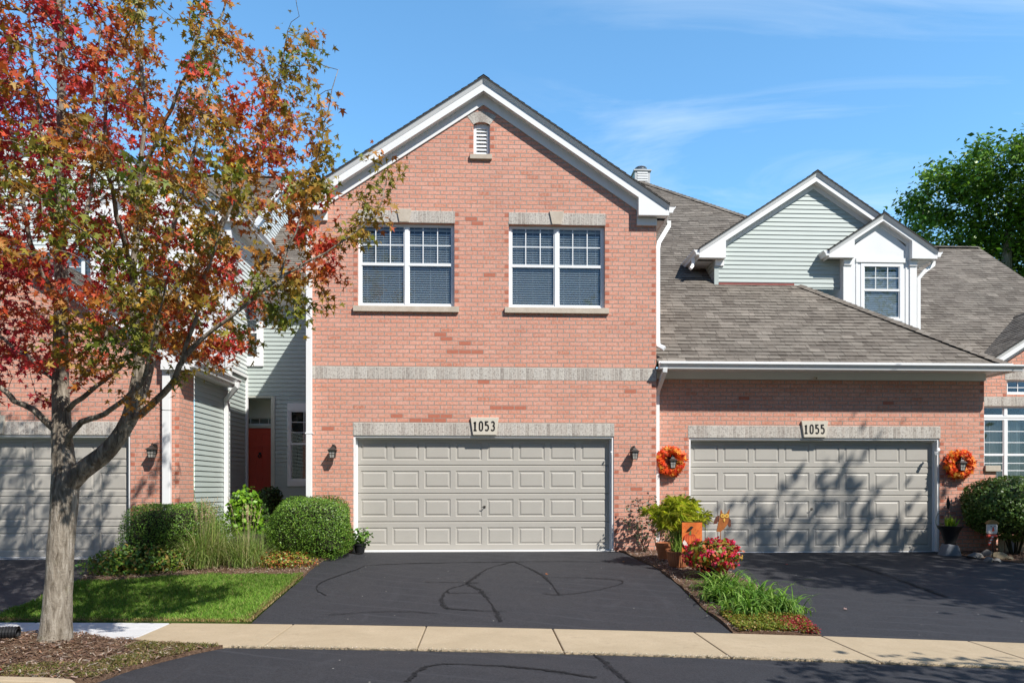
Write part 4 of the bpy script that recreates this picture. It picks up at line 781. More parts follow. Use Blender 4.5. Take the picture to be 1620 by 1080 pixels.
def mound(x, y): d = math.hypot((x - TX) / 1.25, (y - TY) / .85); return .17 * math.exp(-d * d * 1.6) + .01 * math.sin(x * 13) * math.sin(y * 11)
strip_poly = edge(near, -9, -2.78, 14, -.004)[0:] + [(-2.92, -5.84), (-3.12, -6.15), (-3.32, -6.5), (-3.44, -6.86), (-3.7, -6.93), (-9, -6.30)]
sheet('planting_strip', strip_poly, M['mulch'], .012, .14, bump=mound)
cb_ = MB(); cpts = [(-9.0, -6.38), (-6., -6.72), (-4.4, -6.93), (-3.85, -7.0), (-3.62, -7.06), (-3.50, -7.2)]
for w0, z0_, z1_ in ((.075, -.62, -.47),):
    Lp = []
    for i, p in enumerate(cpts):
        a = cpts[max(0, i - 1)]; c = cpts[min(len(cpts) - 1, i + 1)]; dx, dy = c[0] - a[0], c[1] - a[1]; l = math.hypot(dx, dy); Lp.append(((p[0] - dy / l * w0, p[1] + dx / l * w0), (p[0] + dy / l * w0, p[1] - dx / l * w0)))
    poly = [a for a, b in Lp] + [b for a, b in Lp][::-1]; cb_.prism(poly[::-1], z0_, z1_ - .01, axis='z')
o = build('kerb', cb_, M['conc'], bevel=.02); o['kind'] = 'structure'

def inpoly(P, poly):
    x, y = P[:, 0], P[:, 1]; ins = np.zeros(len(P), bool); n = len(poly)
    for i in range(n):
        x0, y0 = poly[i]; x1, y1 = poly[(i + 1) % n]
        with np.errstate(divide='ignore', invalid='ignore'): c = ((y0 > y) != (y1 > y)) & (x < (x1 - x0) * (y - y0) / (y1 - y0 + 1e-12) + x0)
        ins ^= c
    return ins
def scatter(poly, n, seed=1):
    r = np.random.default_rng(seed); p = np.array(poly); lo_, hi = p.min(0), p.max(0); out = []
    while sum(len(a) for a in out) < n: q = r.uniform(lo_, hi, (n, 2)); out.append(q[inpoly(q, poly)])
    return np.concatenate(out)[:n]
def grass(name, poly, n, hgt, wid, pal, off, kind='stuff', extra=None, seed=2, parent=None, lean=.5, w=None):
    P = scatter(poly, n, seed); z = np.array([h(x, y) + (extra(x, y) if extra else 0) for x, y in P]) + off
    a = RNG.uniform(0, 6.28, n); hh = hgt * RNG.uniform(.5, 1.25, n); cl = fieldn(np.c_[P, z * 0], 9, 5); hh = hh * (1 + .25 * cl); ln = RNG.uniform(.1, lean, n) * hh; b = RNG.uniform(0, 6.28, n)
    base = np.c_[P, z]; dv = np.c_[np.cos(a), np.sin(a), np.zeros(n)] * wid * .5; tip = base + np.c_[np.cos(b) * ln, np.sin(b) * ln, hh]; mid = base + np.c_[np.cos(b) * ln * .3, np.sin(b) * ln * .3, hh * .6]
    V = np.stack([base - dv, base + dv, mid + dv * .8, tip, mid - dv * .8], 1).reshape(-1, 3)
    c = pick(pal, n, w); c = c * (1 + .18 * np.clip(fieldn(np.c_[P, z * 0], 2.2, 9), -1, 1))[:, None]
    o = fast(name, V, np.arange(n * 5).reshape(n, 5), np.repeat(c, 5, 0), M['blade'], parent)
    if kind: o['kind'] = kind
    return o
g = grass('grass', lawn_poly, 52000, .050, .007, [(.15, .28, .035), (.21, .36, .05), (.09, .19, .024), (.33, .39, .11), (.38, .30, .13)], .015, w=[.38, .34, .14, .11, .03], lean=.8); g['label'] = 'mown green lawn between the two driveways'; g['category'] = 'grass'
edge_p = [(-2.895, -1.86), (-2.875, -2.5), (-2.89, -3.3), (-2.905, far(-2.9) + .01)]
ring = edge_p + edge(far, -2.95, -6.3, 8, .01) + edge(far, -6.25, -3.08, 8, .085) + [(-3.02, -4.2), (-3.0, -3.3), (-2.97, -2.5), (-3.0, -1.87)]
g = grass('grass', ring, 6500, .032, .007, [(.36, .26, .11), (.26, .20, .08), (.17, .20, .05), (.44, .34, .17)], .02, seed=12, lean=1.5); g['label'] = 'brown dry fringe along the edges of the green lawn'; g['category'] = 'grass'
dry = [(-3.6, -5.62), (-2.80, -5.70), (-2.94, -5.86), (-3.14, -6.16), (-3.34, -6.5), (-3.46, -6.84), (-4.6, -6.84), (-4.4, -6.6), (-3.7, -6.45), (-3.5, -6.1), (-3.7, -5.9)]
g = grass('grass', dry, 7000, .030, .006, [(.26, .20, .075), (.16, .18, .04), (.33, .26, .11), (.10, .15, .02)], .012, extra=mound, seed=3, lean=1.4); g['label'] = 'thin dry yellowish grass between the tree mulch and the road'; g['category'] = 'grass'
g = grass('grass', [(-9, -5.05), (-5.7, -5.32), (-5.3, -5.6), (-5.6, -5.8), (-7, -6), (-9, -6)], 4500, .045, .007, [(.10, .18, .03), (.16, .2, .05)], .012, extra=mound, seed=4); g['label'] = 'short green grass beside the tree mulch at the left edge'; g['category'] = 'grass'
def chips(name, poly, n, pal, off, extra=None, size=.05, seed=5, w=None):
    P = scatter(poly, n, seed); z = np.array([h(x, y) + (extra(x, y) if extra else 0) for x, y in P]) + off
    a = RNG.uniform(0, 6.28, n); L = size * RNG.uniform(.35, 1.2, n); W_ = size * RNG.uniform(.12, .28, n); tl = RNG.normal(0, .28, n); tr = RNG.normal(0, .3, n)
    D = np.c_[np.cos(a) * np.cos(tl), np.sin(a) * np.cos(tl), np.sin(tl)]; S = np.c_[-np.sin(a) * np.cos(tr), np.cos(a) * np.cos(tr), np.sin(tr)]; B = np.c_[P, z + RNG.uniform(0, .02, n)]
    c = pick(pal, n, w); up = np.array([0, 0, .004])
    q = [B - D * L[:, None] / 2 - S * W_[:, None] / 2, B + D * L[:, None] / 2 - S * W_[:, None] * .3, B + D * L[:, None] / 2 + S * W_[:, None] * .4, B - D * L[:, None] / 2 + S * W_[:, None] / 2]
    o = fast(name, np.stack(q, 1).reshape(-1, 3), np.arange(n * 4).reshape(n, 4), np.repeat(c, 4, 0), M['blade']); o['kind'] = 'stuff'; return o
mpal = [(.26, .17, .115), (.16, .095, .06), (.40, .31, .24), (.52, .44, .36), (.10, .06, .045), (.33, .20, .13)]; mw = [.28, .24, .16, .07, .15, .10]
g = chips('mulch', [(x, y - .01) for x, y in strip_poly], 15000, mpal, .018, mound, .055, w=mw); g['label'] = 'shredded bark mulch mounded round the maple trunk'; g['category'] = 'mulch'
g = chips('mulch', bedL, 9000, [(.36, .26, .19), (.22, .14, .09), (.50, .40, .31), (.58, .50, .41), (.14, .09, .065), (.40, .26, .18)], .04, None, .05, seed=6, w=mw); g['label'] = 'bark mulch in the bed between lawn and house'; g['category'] = 'mulch'
g = chips('mulch', bedM, 6500, [(.38, .22, .17), (.25, .14, .10), (.52, .42, .36), (.16, .10, .08), (.44, .39, .36)], .03, None, .045, seed=7); g['label'] = 'reddish mulch in the narrow bed between the driveways'; g['category'] = 'mulch'
g = chips('mulch', [(9.2, -.4), (9.6, -.95), (10.6, -1.05), (13, -1.2), (13, 1.5), (10.1, .3), (9.2, .3)], 3500, [(.30, .16, .11), (.2, .11, .08), (.40, .28, .2)], .03, None, .05, seed=8); g['label'] = 'reddish mulch under the round shrub at the right edge'; g['category'] = 'mulch'

g = chips('grit', edge(near, -2.7, 9, 20, .014) + edge(near, 9, -2.7, 20, -.026), 2600, [(.62, .56, .45), (.45, .38, .28), (.30, .26, .2)], .002, None, .030, seed=15); g['label'] = 'pale crumbled grit along the near edge of the sidewalk'; g['category'] = 'grit'
# ------------------------------------------------------------------ trees
def grow(skel, attr, step=.13, infl=1.0, kill=.28, iters=90, up=.12, seed=3):
    """space colonisation; skel = list of polylines [(pos, r), ...] whose first point lies on an earlier one"""
    r = np.random.default_rng(seed); pos = []; par = []; rmin = []
    for line in skel:
        p0 = np.array(line[0][0]); prev = -1
        if pos: prev = int(np.argmin(((np.array(pos) - p0) ** 2).sum(1)))
        else: pos.append(p0); par.append(-1); rmin.append(line[0][1]); prev = 0
        # smooth the hand-laid limb with Catmull-Rom
        pts = [np.array(p) for p, _ in line]; rs = [q for _, q in line]; ext = [2 * pts[0] - pts[1]] + pts + [2 * pts[-1] - pts[-2]]
        for i in range(len(pts) - 1):
            a, b, c, d = ext[i], ext[i + 1], ext[i + 2], ext[i + 3]; L = np.linalg.norm(c - b); n = max(1, int(round(L / step)))
            for k in range(1, n + 1):
                t = k / n; q = .5 * ((2 * b) + (-a + c) * t + (2 * a - 5 * b + 4 * c - d) * t * t + (-a + 3 * b - 3 * c + d) * t ** 3)
                pos.append(q + r.normal(0, .002 if rs[i] > .05 else .007, 3)); par.append(prev); rmin.append(rs[i] + (rs[i + 1] - rs[i]) * t); prev = len(pos) - 1
    nh = len(pos); pos = list(map(np.array, pos)); A = attr.copy(); PA = np.array(pos)
    D2 = ((A[:, None, :] - PA[None]) ** 2).sum(2) if len(A) * len(PA) < 4e7 else None
    near_i = D2.argmin(1); near_d = np.sqrt(D2.min(1)); rmin += []
    for it in range(iters):
        act = near_d < (infl if it < 25 else infl * 1.3)
        if not act.any(): break
        idx = near_i[act]; P = np.array(pos); dirs = unit(A[act] - P[idx]); acc = np.zeros((len(P), 3)); np.add.at(acc, idx, dirs); u = np.unique(idx)
        nd = unit(unit(acc[u]) + np.array([0, 0, up]) + r.normal(0, .14, (len(u), 3))); new = P[u] + nd * step
        base = len(pos)
        for q, p_ in zip(new, u): pos.append(q); par.append(int(p_)); rmin.append(0)
        d = np.sqrt(((A[:, None, :] - new[None]) ** 2).sum(2)); m = d.min(1); mi = d.argmin(1); better = m < near_d; near_d = np.where(better, m, near_d); near_i = np.where(better, mi + base, near_i)
        keep = near_d > kill; A, near_d, near_i = A[keep], near_d[keep], near_i[keep]
        if len(A) == 0: break
    return np.array(pos), np.array(par), np.array(rmin), nh
def radii(pos, par, rmin, tip=.0032, e=2.35):
    n = len(pos); acc = np.zeros(n); r = np.zeros(n)
    for i in range(n - 1, -1, -1):
        r[i] = acc[i] ** (1 / e) if acc[i] > 0 else tip
        r[i] = max(tip, r[i])
        if rmin[i] > 0: r[i] = rmin[i]
        if par[i] >= 0: acc[par[i]] += r[i] ** e
    return r
def branches_mesh(pos, par, r, sel, sides):
    ch = {}
    for i, p in enumerate(par):
        if p >= 0: ch.setdefault(int(p), []).append(i)
    mb = MB(); start = [(0, None)]
    stack = [(0, -1)]
    while stack:
        s_, pr = stack.pop(); line = ([pr] if pr >= 0 else []) + [s_]; cur = s_
        while cur in ch:
            cs_ = sorted(ch[cur], key=lambda k: -r[k])
            for k in cs_[1:]: stack.append((k, cur))
            cur = cs_[0]; line.append(cur)
        if len(line) > 1:
            rr = [min(r[i], r[line[1]]) if (j == 0 and pr >= 0) else r[i] for j, i in enumerate(line)]
            sd = 14 if max(rr) > .07 else (8 if max(rr) > .02 else sides)
            mb.tube([pos[i] for i in line], rr, sd, cap=False)
    return mb
def foliage(pos, par, r, name, mat, parent, per, size, shape, colf, rmax=.011, droop=.5, spread=.09, zmin=None, seed=5, hmin=None, clus=1.0, fold=.25, nz=.9):
    g_ = np.random.default_rng(seed); tips = np.where((r < rmax) & (par >= 0))[0]
    if zmin is not None: tips = tips[pos[tips][:, 2] > zmin]
    if clus < 1: f = fieldn(pos[tips], 6.0 if nz < .5 else 2.2, 3); tips = tips[(f > np.quantile(f, 1 - clus)) | (g_.random(len(tips)) < .25)]
    idx = np.repeat(tips, per); n = len(idx); P = pos[idx] + g_.normal(0, spread, (n, 3)); bd = unit(pos[idx] - pos[par[idx]])
    out = unit(g_.normal(0, 1, (n, 3)) * [1, 1, .45] + bd * .7); T = unit(out + np.array([0, 0, -droop])); N = unit(g_.normal(0, .55 if nz > .5 else .75, (n, 3)) + np.array([.1, -.15 if nz > .5 else -.45, nz]))
    if nz < .5: k_ = g_.random(n) > np.clip((P[:, 2] - 4.0) * .16, 0, .42); P, N, T = P[k_], N[k_], T[k_]; n = len(P)      # thinner towards the top
    return leafcloud(name, P, N, T, size * g_.uniform(.6, 1.25, n), shape, colf(P, n), mat, parent, fold)
# --- the red maple
tree = thing('maple_tree', 'tall maple turning red, orange and olive in the mulch beside the sidewalk', 'tree', (TX, TY, -.4))
YT = TY
def L_(pts): return [((lambda v: (v.x, v.y, v.z))(at(u, v_, YT + dy)), r) for u, v_, dy, r in pts]
skel = [L_([(87, 1012, 0, 0.1653), (89, 985, 0, 0.1436), (93, 920, 0, 0.1261), (99, 830, 0, 0.1235), (103, 775, 0, 0.1305), (101, 735, 0, 0.1114), (98, 690, 0, 0.0940), (96, 620, .02, 0.0804), (96, 540, .05, 0.0705), (97, 460, .08, 0.0640), (95, 380, .1, 0.0574), (97, 300, .1, 0.0517), (98, 200, .1, 0.0451), (97, 100, .08, 0.0369), (93, 0, .05, 0.0295), (90, -110, 0, 0.0180)]),
    L_([(104, 772, 0, 0.1001), (130, 744, -.03, 0.0940), (160, 722, -.05, 0.0896), (185, 696, -.08, 0.0795), (205, 660, -.1, 0.0738), (214, 620, -.1, 0.0640), (220, 575, -.12, 0.0558), (213, 510, -.15, 0.0443), (211, 440, -.2, 0.0361), (216, 360, -.25, 0.0279), (224, 260, -.3, 0.0213), (228, 160, -.3, 0.0164), (222, 60, -.3, 0.0180), (215, -60, -.3, 0.0115)]),
    L_([(190, 694, -.05, 0.0640), (214, 652, .12, 0.0558), (232, 600, .25, 0.0508), (244, 545, .38, 0.0410), (250, 470, .45, 0.0344), (262, 390, .5, 0.0279), (290, 310, .55, 0.0221), (312, 220, .6, 0.0164), (330, 130, .6, 0.0180), (352, 20, .6, 0.0115)]),
    L_([(212, 664, -.12, 0.0377), (240, 642, -.25, 0.0344), (268, 612, -.4, 0.0303), (285, 580, -.5, 0.0271), (303, 553, -.55, 0.0238), (330, 528, -.6, 0.0197), (380, 490, -.65, 0.0156), (440, 440, -.6, 0.0123), (500, 410, -.5, 0.0098), (560, 368, -.4, 0.0074), (600, 330, -.35, 0.0049), (612, 285, -.3, 0.0033)]),
    L_([(101, 716, 0, 0.0369), (112, 692, -.1, 0.0328), (130, 668, -.2, 0.0295), (165, 655, -.35, 0.0254), (195, 632, -.5, 0.0221), (225, 605, -.6, 0.0189), (236, 560, -.7, 0.0156), (250, 500, -.8, 0.0115), (270, 430, -.9, 0.0074)]),
    L_([(97, 690, 0, 0.0394), (78, 672, -.05, 0.0361), (55, 650, -.1, 0.0328), (25, 635, -.15, 0.0287), (0, 612, -.15, 0.0254), (-45, 575, -.1, 0.0197), (-90, 510, 0, 0.0148), (-130, 430, 0, 0.0098)]),
    L_([(97, 610, 0, 0.0295), (75, 592, .1, 0.0262), (45, 565, .2, 0.0221), (10, 540, .3, 0.0172), (-40, 480, .35, 0.0123), (-80, 400, .4, 0.0074)]),
    L_([(97, 640, 0, 0.0344), (118, 605, .12, 0.0295), (145, 583, .25, 0.0262), (163, 555, .35, 0.0221), (168, 515, .4, 0.0197), (175, 450, .5, 0.0156), (200, 370, .6, 0.0107), (210, 290, .6, 0.0074)]),
    L_([(97, 655, .02, 0.0295), (130, 628, -.1, 0.0254), (155, 608, -.2, 0.0221), (190, 580, -.25, 0.0180), (215, 520, -.3, 0.0123), (240, 450, -.4, 0.0074)]),
    L_([(96, 470, 0, 0.0295), (70, 440, -.2, 0.0254), (48, 385, -.35, 0.0213), (35, 300, -.45, 0.0172), (15, 200, -.5, 0.0123), (-10, 110, -.5, 0.0082)]),
    L_([(96, 420, 0, 0.0279), (125, 375, .2, 0.0246), (142, 320, .3, 0.0205), (148, 230, .4, 0.0164), (150, 130, .45, 0.0123), (160, 30, .5, 0.0082)]),
    L_([(97, 330, 0, 0.0246), (78, 270, .2, 0.0213), (62, 190, .35, 0.0172), (52, 90, .4, 0.0123), (45, -20, .4, 0.0082)]),
    L_([(250, 480, .45, 0.0295), (290, 440, .55, 0.0246), (335, 380, .6, 0.0205), (375, 300, .65, 0.0164), (410, 220, .6, 0.0123), (440, 130, .55, 0.0090), (455, 50, .5, 0.0066)]),
    L_([(285, 580, -.5, 0.0213), (310, 500, -.7, 0.0180), (330, 420, -.85, 0.0156), (365, 330, -.9, 0.0123), (400, 250, -.9, 0.0090), (430, 170, -.9, 0.0057)]),
    L_([(440, 440, -.6, 0.0098), (480, 330, -.55, 0.0090), (505, 240, -.5, 0.0074), (520, 160, -.45, 0.0049), (535, 110, -.4, 0.0033)]),
    L_([(213, 440, -.2, 0.0262), (190, 360, -.5, 0.0221), (170, 260, -.75, 0.0180), (165, 160, -.9, 0.0131), (175, 50, -1., 0.0082)]),
    L_([(222, 280, -.3, 0.0213), (262, 190, -.5, 0.0172), (300, 100, -.6, 0.0131), (320, 10, -.6, 0.0090), (330, -60, -.6, 0.0057)])]
rr_ = np.random.default_rng(4)
def crown_R(z, side):
    zs = [1.9, 2.3, 2.9, 3.6, 4.4, 5.2, 6.2, 7.2, 8.2, 9.0]; rs = [1.2, 1.9, 2.75, 3.15, 3.1, 2.95, 3.0, 2.5, 1.6, .5] if side > 0 else [1.0, 1.9, 2.9, 3.3, 3.4, 3.3, 3.1, 2.5, 1.6, .5]
    return np.interp(z, zs, rs)
Q = rr_.uniform([-8.3, TY - 2.8, 2.0], [-1.0, TY + 2.8, 9.0], (26000, 3)); th = Q[:, :2] - np.array([TX + .12, TY]); dd = np.hypot(th[:, 0], th[:, 1] * 1.22); Rz = np.where(th[:, 0] > 0, crown_R(Q[:, 2], 1), crown_R(Q[:, 2], -1))
keep = (dd < Rz * (1 + .10 * fieldn(Q, 1.6, 2))) & (fieldn(Q, 1.9, 8) > -.75) & (dd > .15) & ~((Q[:, 2] < 2.75) & (np.abs(th[:, 0] - .3) < .55)); Q = Q[keep][:3300]
extra_tips = np.array([list(at(u, v, YT - .3)) for u, v in [(610, 265), (618, 258), (600, 290), (585, 330), (600, 345), (560, 350), (575, 400), (540, 440), (520, 470), (490, 515), (470, 530), (505, 380), (555, 300), (330, 590), (350, 575), (385, 560), (410, 545), (260, 655), (255, 665), (20, 600), (60, 605), (90, 590), (45, 585), (5, 590), (110, 600), (30, 520), (60, 540), (10, 500), (80, 560), (40, 560), (120, 560), (150, 570), (420, 500), (450, 480), (470, 460), (500, 440), (525, 420), (550, 330), (530, 350), (590, 310), (320, 560), (360, 530), (300, 610), (180, 590), (220, 570)]])
extra_tips = np.concatenate([extra_tips, extra_tips + [.12, .35, .10], extra_tips + [-.10, -.25, .14]])
Q = np.concatenate([Q, extra_tips])
pos, par, rmin, nh = grow(skel, Q, step=.115, infl=.95, kill=.24, iters=110, up=.10, seed=6)
rad = radii(pos, par, rmin)
tm = branches_mesh(pos, par, rad, None, 5)
trunk = build('trunk', tm, M['bark'], tree, smooth=True)
def maple_col(P, n):
    f = .55 * fieldn(P, 1.25, 12) + .85 * fieldn(P, 5.0, 14) + .35 * fieldn(P, 11., 15) + RNG.normal(0, .14, n)
    dx = P[:, 0] - TX; left = np.clip((-dx + .3) / 1.8, -.9, .9); low = np.clip((4.1 - P[:, 2]) / 1.2, -1, 1)
    s_ = f * .62 + .36 * left + .18 * np.clip((5.6 - P[:, 2]) / 2, -1, 1) + .27 - .22 * ((dx > .7) & (P[:, 2] < 4.0)) * 1.0
    inner = np.exp(-((P[:, 0] - TX - 1.3) ** 2 + (P[:, 2] - 3.9) ** 2) / 1.6); s_ = s_ - .35 * inner
    for (u_, v_, rr2, am) in ((30, 500, .8, .9), (95, 600, .55, 1.0), (225, 600, .45, .8), (290, 525, .6, .7), (95, 190, .8, .6), (350, 500, .55, .7), (450, 300, .7, .55), (200, 330, .8, .45), (20, 330, .8, .5), (400, 440, .5, .5), (345, 560, .5, .6)):
        q_ = at(u_, v_, YT); dd2 = (P[:, 0] - q_.x) ** 2 + (P[:, 2] - q_.z) ** 2 + .2 * (P[:, 1] - YT) ** 2; s_ = s_ + am * np.exp(-dd2 / (2 * (rr2 * .5) ** 2))
    s_ = (s_ - .12) * 1.5 + .12
    xs = [-1.3, -.75, -.4, -.1, .2, .5, .85, 1.3]; C = np.array([(.15, .19, .025), (.19, .18, .025), (.27, .18, .028), (.34, .165, .028), (.39, .125, .028), (.46, .080, .030), (.47, .048, .034), (.41, .032, .045)])
    c = np.stack([np.interp(s_, xs, C[:, k]) for k in range(3)], 1); c = c * RNG.uniform(.72, 1.28, (n, 1)) * RNG.uniform(.9, 1.1, (n, 3))
    y = RNG.random(n) < .018; c[y] = np.array([.55, .36, .03]) * RNG.uniform(.8, 1.1, (y.sum(), 1)); return np.clip(c * 1.12, .005, .9)
foliage(pos, par, rad, 'crown', M['leaf'], tree, 19, .064, MAPLE, maple_col, rmax=.0105, droop=1.05, spread=.062, zmin=1.9, clus=.52, fold=.38, nz=.45)
print('maple nodes', len(pos))
# --- generic crown of leaves for other trees
def simple_tree(name, label, base, hgt, rx, rz0, n_attr, leaf, per, pal, seed, trunk_r, group=None, dens=.7, step=.4, shape=OVAL, squash=1., mat='leafg', rmax=.03, spr=1.25):
    t_ = thing(name, label, 'tree', base, group); bx_, by_, bz_ = base; r = np.random.default_rng(seed); zc_ = (rz0 + hgt) / 2; hz = (hgt - rz0) / 2
    A_ = r.uniform(-1, 1, (n_attr * 6, 3)); A_ = A_[(A_ ** 2).sum(1) < 1]; A_ = A_ * [rx, rx * squash, hz] + [bx_, by_, bz_ + zc_]; A_ = A_[(fieldn(A_, 3. / rx, seed) > -.45)][:n_attr]
    ln = [((bx_, by_, bz_), trunk_r * 1.25), ((bx_ + .1, by_, bz_ + rz0 * .6), trunk_r), ((bx_, by_ + .1, bz_ + zc_), trunk_r * .7), ((bx_ + .1, by_, bz_ + hgt * .85), trunk_r * .25)]
    sk = [ln] + [[((bx_, by_, bz_ + rz0 * .9 + k * .25), trunk_r * .45), ((bx_ + rx * .35 * math.cos(k * 1.9), by_ + rx * .35 * math.sin(k * 1.9), bz_ + rz0 + hz * .5 + k * .2), trunk_r * .3), ((bx_ + rx * .6 * math.cos(k * 1.9), by_ + rx * .6 * math.sin(k * 1.9), bz_ + zc_ + k * .25), trunk_r * .14)] for k in range(6)]
    p_, q_, m_, _ = grow(sk, A_, step=step, infl=step * 7, kill=step * 1.7, iters=70, up=.1, seed=seed); rd = radii(p_, q_, m_, tip=step * .03)
    build('trunk', branches_mesh(p_, q_, rd, None, 5), M['bark'], t_, smooth=True)
    def colf(P, n): return pick(pal, n, None, .22)
    foliage(p_, q_, rd, 'crown', M[mat], t_, per, leaf, shape, colf, rmax=rmax, droop=.45, spread=leaf * spr, seed=seed, clus=dens, fold=.2); return t_
GP = [(.10, .20, .022), (.07, .155, .018), (.14, .25, .03), (.05, .11, .015)]
simple_tree('shade_tree', 'large green leafy tree rising behind the shingle roof at right', (22.3, 15.5, 0), 15.7, 6.7, 3.2, 5200, .23, 80, [(.13, .26, .028), (.09, .19, .02), (.19, .33, .038), (.055, .12, .015)], 21, .34, step=.42, shape=NARROW * [2., 1.], dens=1.0, rmax=.05, squash=.8, spr=1.25)
simple_tree('street_tree', 'tall street tree beyond the right edge that shades the second driveway', (12.5, -7.3, -.55), 12.0, 2.9, 3.0, 1100, .20, 17, GP, 33, .24, step=.34, dens=.72, rmax=.05, spr=1.5)
simple_tree('street_tree', 'smaller street tree beyond the right edge shading the road', (6.9, -11.35, -.6), 5.3, 2.0, 2.6, 300, .14, 18, GP, 35, .11, step=.22, dens=.6, rmax=.03)
for k in range(11): simple_tree('street_tree', 'unseen green tree added across the street behind the viewer to cut low sky light', (-30 + 6.2 * k + 1.5 * math.sin(k * 2.3), -33 - 2.5 * math.sin(k * 1.7), -.7), 12.5 + 2.2 * math.sin(k * 1.3), 4.2, 1.6, 170, .62, 22, GP, 140 + k, .28, group='added light-blocking trees across the street', dens=.95, step=.75, rmax=.2, spr=1.0)  # out-of-view tree row, added to block low sky fill on the facades

# ------------------------------------------------------------------ shrubs and plants
def shrub_pts(c, a, n, e=2.6, seed=1, shell=.16, bumps=.06, cut=None):
    r = np.random.default_rng(seed); d = unit(r.normal(size=(n, 3))); k = (np.abs(d) ** e).sum(1) ** (-1 / e); s_ = k * (1 - np.abs(r.normal(0, shell, n))) * (1 + bumps * fieldn(d, 5, seed))
    P = np.array(c) + d * s_[:, None] * np.array(a); N = unit(d * np.sign(1) / np.array(a)); 
    if cut is not None: m = P[:, 2] > cut; P, N = P[m], N[m]
    return P, N
def shrub(name, label, c, a, n, leaf, pal, shape=OVAL, e=2.6, seed=1, core=True, mat='leafg', group=None, cut=None, stems=True, shell=.12, bumps=.06, up=.3, cat='shrub', w=None, gz=None):
    gz = h(c[0], c[1]) if gz is None else gz; t_ = thing(name, label, cat, (c[0], c[1], gz), group); P, N = shrub_pts(c, a, n, e, seed, shell, bumps, cut); n = len(P); r = np.random.default_rng(seed + 1)
    N2 = unit(N + r.normal(0, .55, (n, 3))); T = unit(N * .5 + r.normal(0, .7, (n, 3)) + np.array([0, 0, up]))
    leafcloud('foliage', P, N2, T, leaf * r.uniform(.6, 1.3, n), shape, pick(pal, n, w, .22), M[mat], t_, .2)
    b = MB()
    for k in range(7):
        an = k * .9; b.tube([(c[0] + .05 * math.cos(an), c[1] + .05 * math.sin(an), gz - .02), (c[0] + a[0] * .3 * math.cos(an), c[1] + a[1] * .3 * math.sin(an), c[2] - a[2] * .4), (c[0] + a[0] * .62 * math.cos(an), c[1] + a[1] * .62 * math.sin(an), c[2] + a[2] * .2)], [.018, .012, .006], 6)
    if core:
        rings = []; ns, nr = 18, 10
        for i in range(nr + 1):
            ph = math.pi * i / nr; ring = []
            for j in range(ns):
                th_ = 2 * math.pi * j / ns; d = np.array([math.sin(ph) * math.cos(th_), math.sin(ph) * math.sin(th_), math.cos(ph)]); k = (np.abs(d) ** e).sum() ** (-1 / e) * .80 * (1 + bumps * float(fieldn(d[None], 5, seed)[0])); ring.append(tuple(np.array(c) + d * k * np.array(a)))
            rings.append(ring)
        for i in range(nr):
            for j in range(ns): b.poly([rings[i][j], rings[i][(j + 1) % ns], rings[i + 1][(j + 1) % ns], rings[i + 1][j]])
    build('stem', b, M['core'], t_); return t_
HP = [(.10, .21, .022), (.15, .28, .03), (.06, .13, .016), (.21, .34, .05)]
shrub('clipped_shrub', 'clipped green box hedge in front of the left downspout', (-5.33, -.95, .38), (.79, .54, .54), 26000, .034, HP, NARROW * [1.6, 1.], 4.6, 41, shell=.10, bumps=.07)
shrub('clipped_shrub', 'clipped rounded green hedge beside the left corner of garage 1053', (-3.12, -.42, .46), (.70, .53, .55), 26000, .036, HP, NARROW * [1.6, 1.], 4.2, 42, shell=.10, bumps=.09)
shrub('leafy_shrub', 'bright lime green leafy shrub by the white downspout of the recess', (-4.72, .75, .62), (.36, .32, .56), 1500, .085, [(.16, .33, .02), (.22, .40, .03), (.10, .22, .015)], OVAL * [1.3, 1.], 2.2, 43, core=False, shell=.35, bumps=.15)
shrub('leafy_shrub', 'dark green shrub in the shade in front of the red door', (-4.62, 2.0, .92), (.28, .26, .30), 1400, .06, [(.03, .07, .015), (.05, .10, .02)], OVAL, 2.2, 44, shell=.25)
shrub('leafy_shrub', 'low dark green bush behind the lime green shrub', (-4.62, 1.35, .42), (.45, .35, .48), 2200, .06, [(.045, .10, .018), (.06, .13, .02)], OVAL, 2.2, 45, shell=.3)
shrub('low_shrub', 'soft green mound behind the tall ornamental grasses', (-4.15, -.50, .12), (.55, .38, .30), 5200, .03, [(.10, .20, .03), (.07, .15, .02)], NARROW * [1.4, 1.], 2.3, 46, shell=.2)
PP = [(.14, .24, .03), (.10, .20, .03), (.20, .28, .04), (.24, .18, .04), (.06, .15, .035)]
shrub('perennial_clump', 'sprawling leafy perennials at the corner of the left driveway', (-5.78, -1.66, -.06), (.64, .38, .32), 3600, .058, PP, OVAL, 2.2, 47, core=False, shell=.45, bumps=.2)
shrub('perennial_clump', 'low green and rust perennials below the box hedge', (-5.22, -1.52, -.06), (.46, .26, .30), 2400, .05, [(.18, .24, .03), (.26, .18, .05), (.12, .21, .03), (.10, .18, .02)], OVAL, 2.2, 48, core=False, shell=.45, bumps=.2)
shrub('perennial_clump', 'reddish green groundcover next to the front walk', (-3.35, -1.30, -.10), (.52, .28, .22), 2600, .042, [(.22, .26, .03), (.34, .10, .03), (.14, .20, .02), (.40, .22, .06)], OVAL, 2.2, 49, core=False, shell=.45, bumps=.15)
shrub('round_shrub', 'big round dark green shrub at the right of wreath and garage 1055', (10.20, -.25, .82), (.92, .72, .62), 17000, .046, [(.06, .12, .022), (.09, .165, .03), (.14, .22, .04)], OVAL * [1.2, 1.], 2.3, 50, shell=.16, bumps=.07)
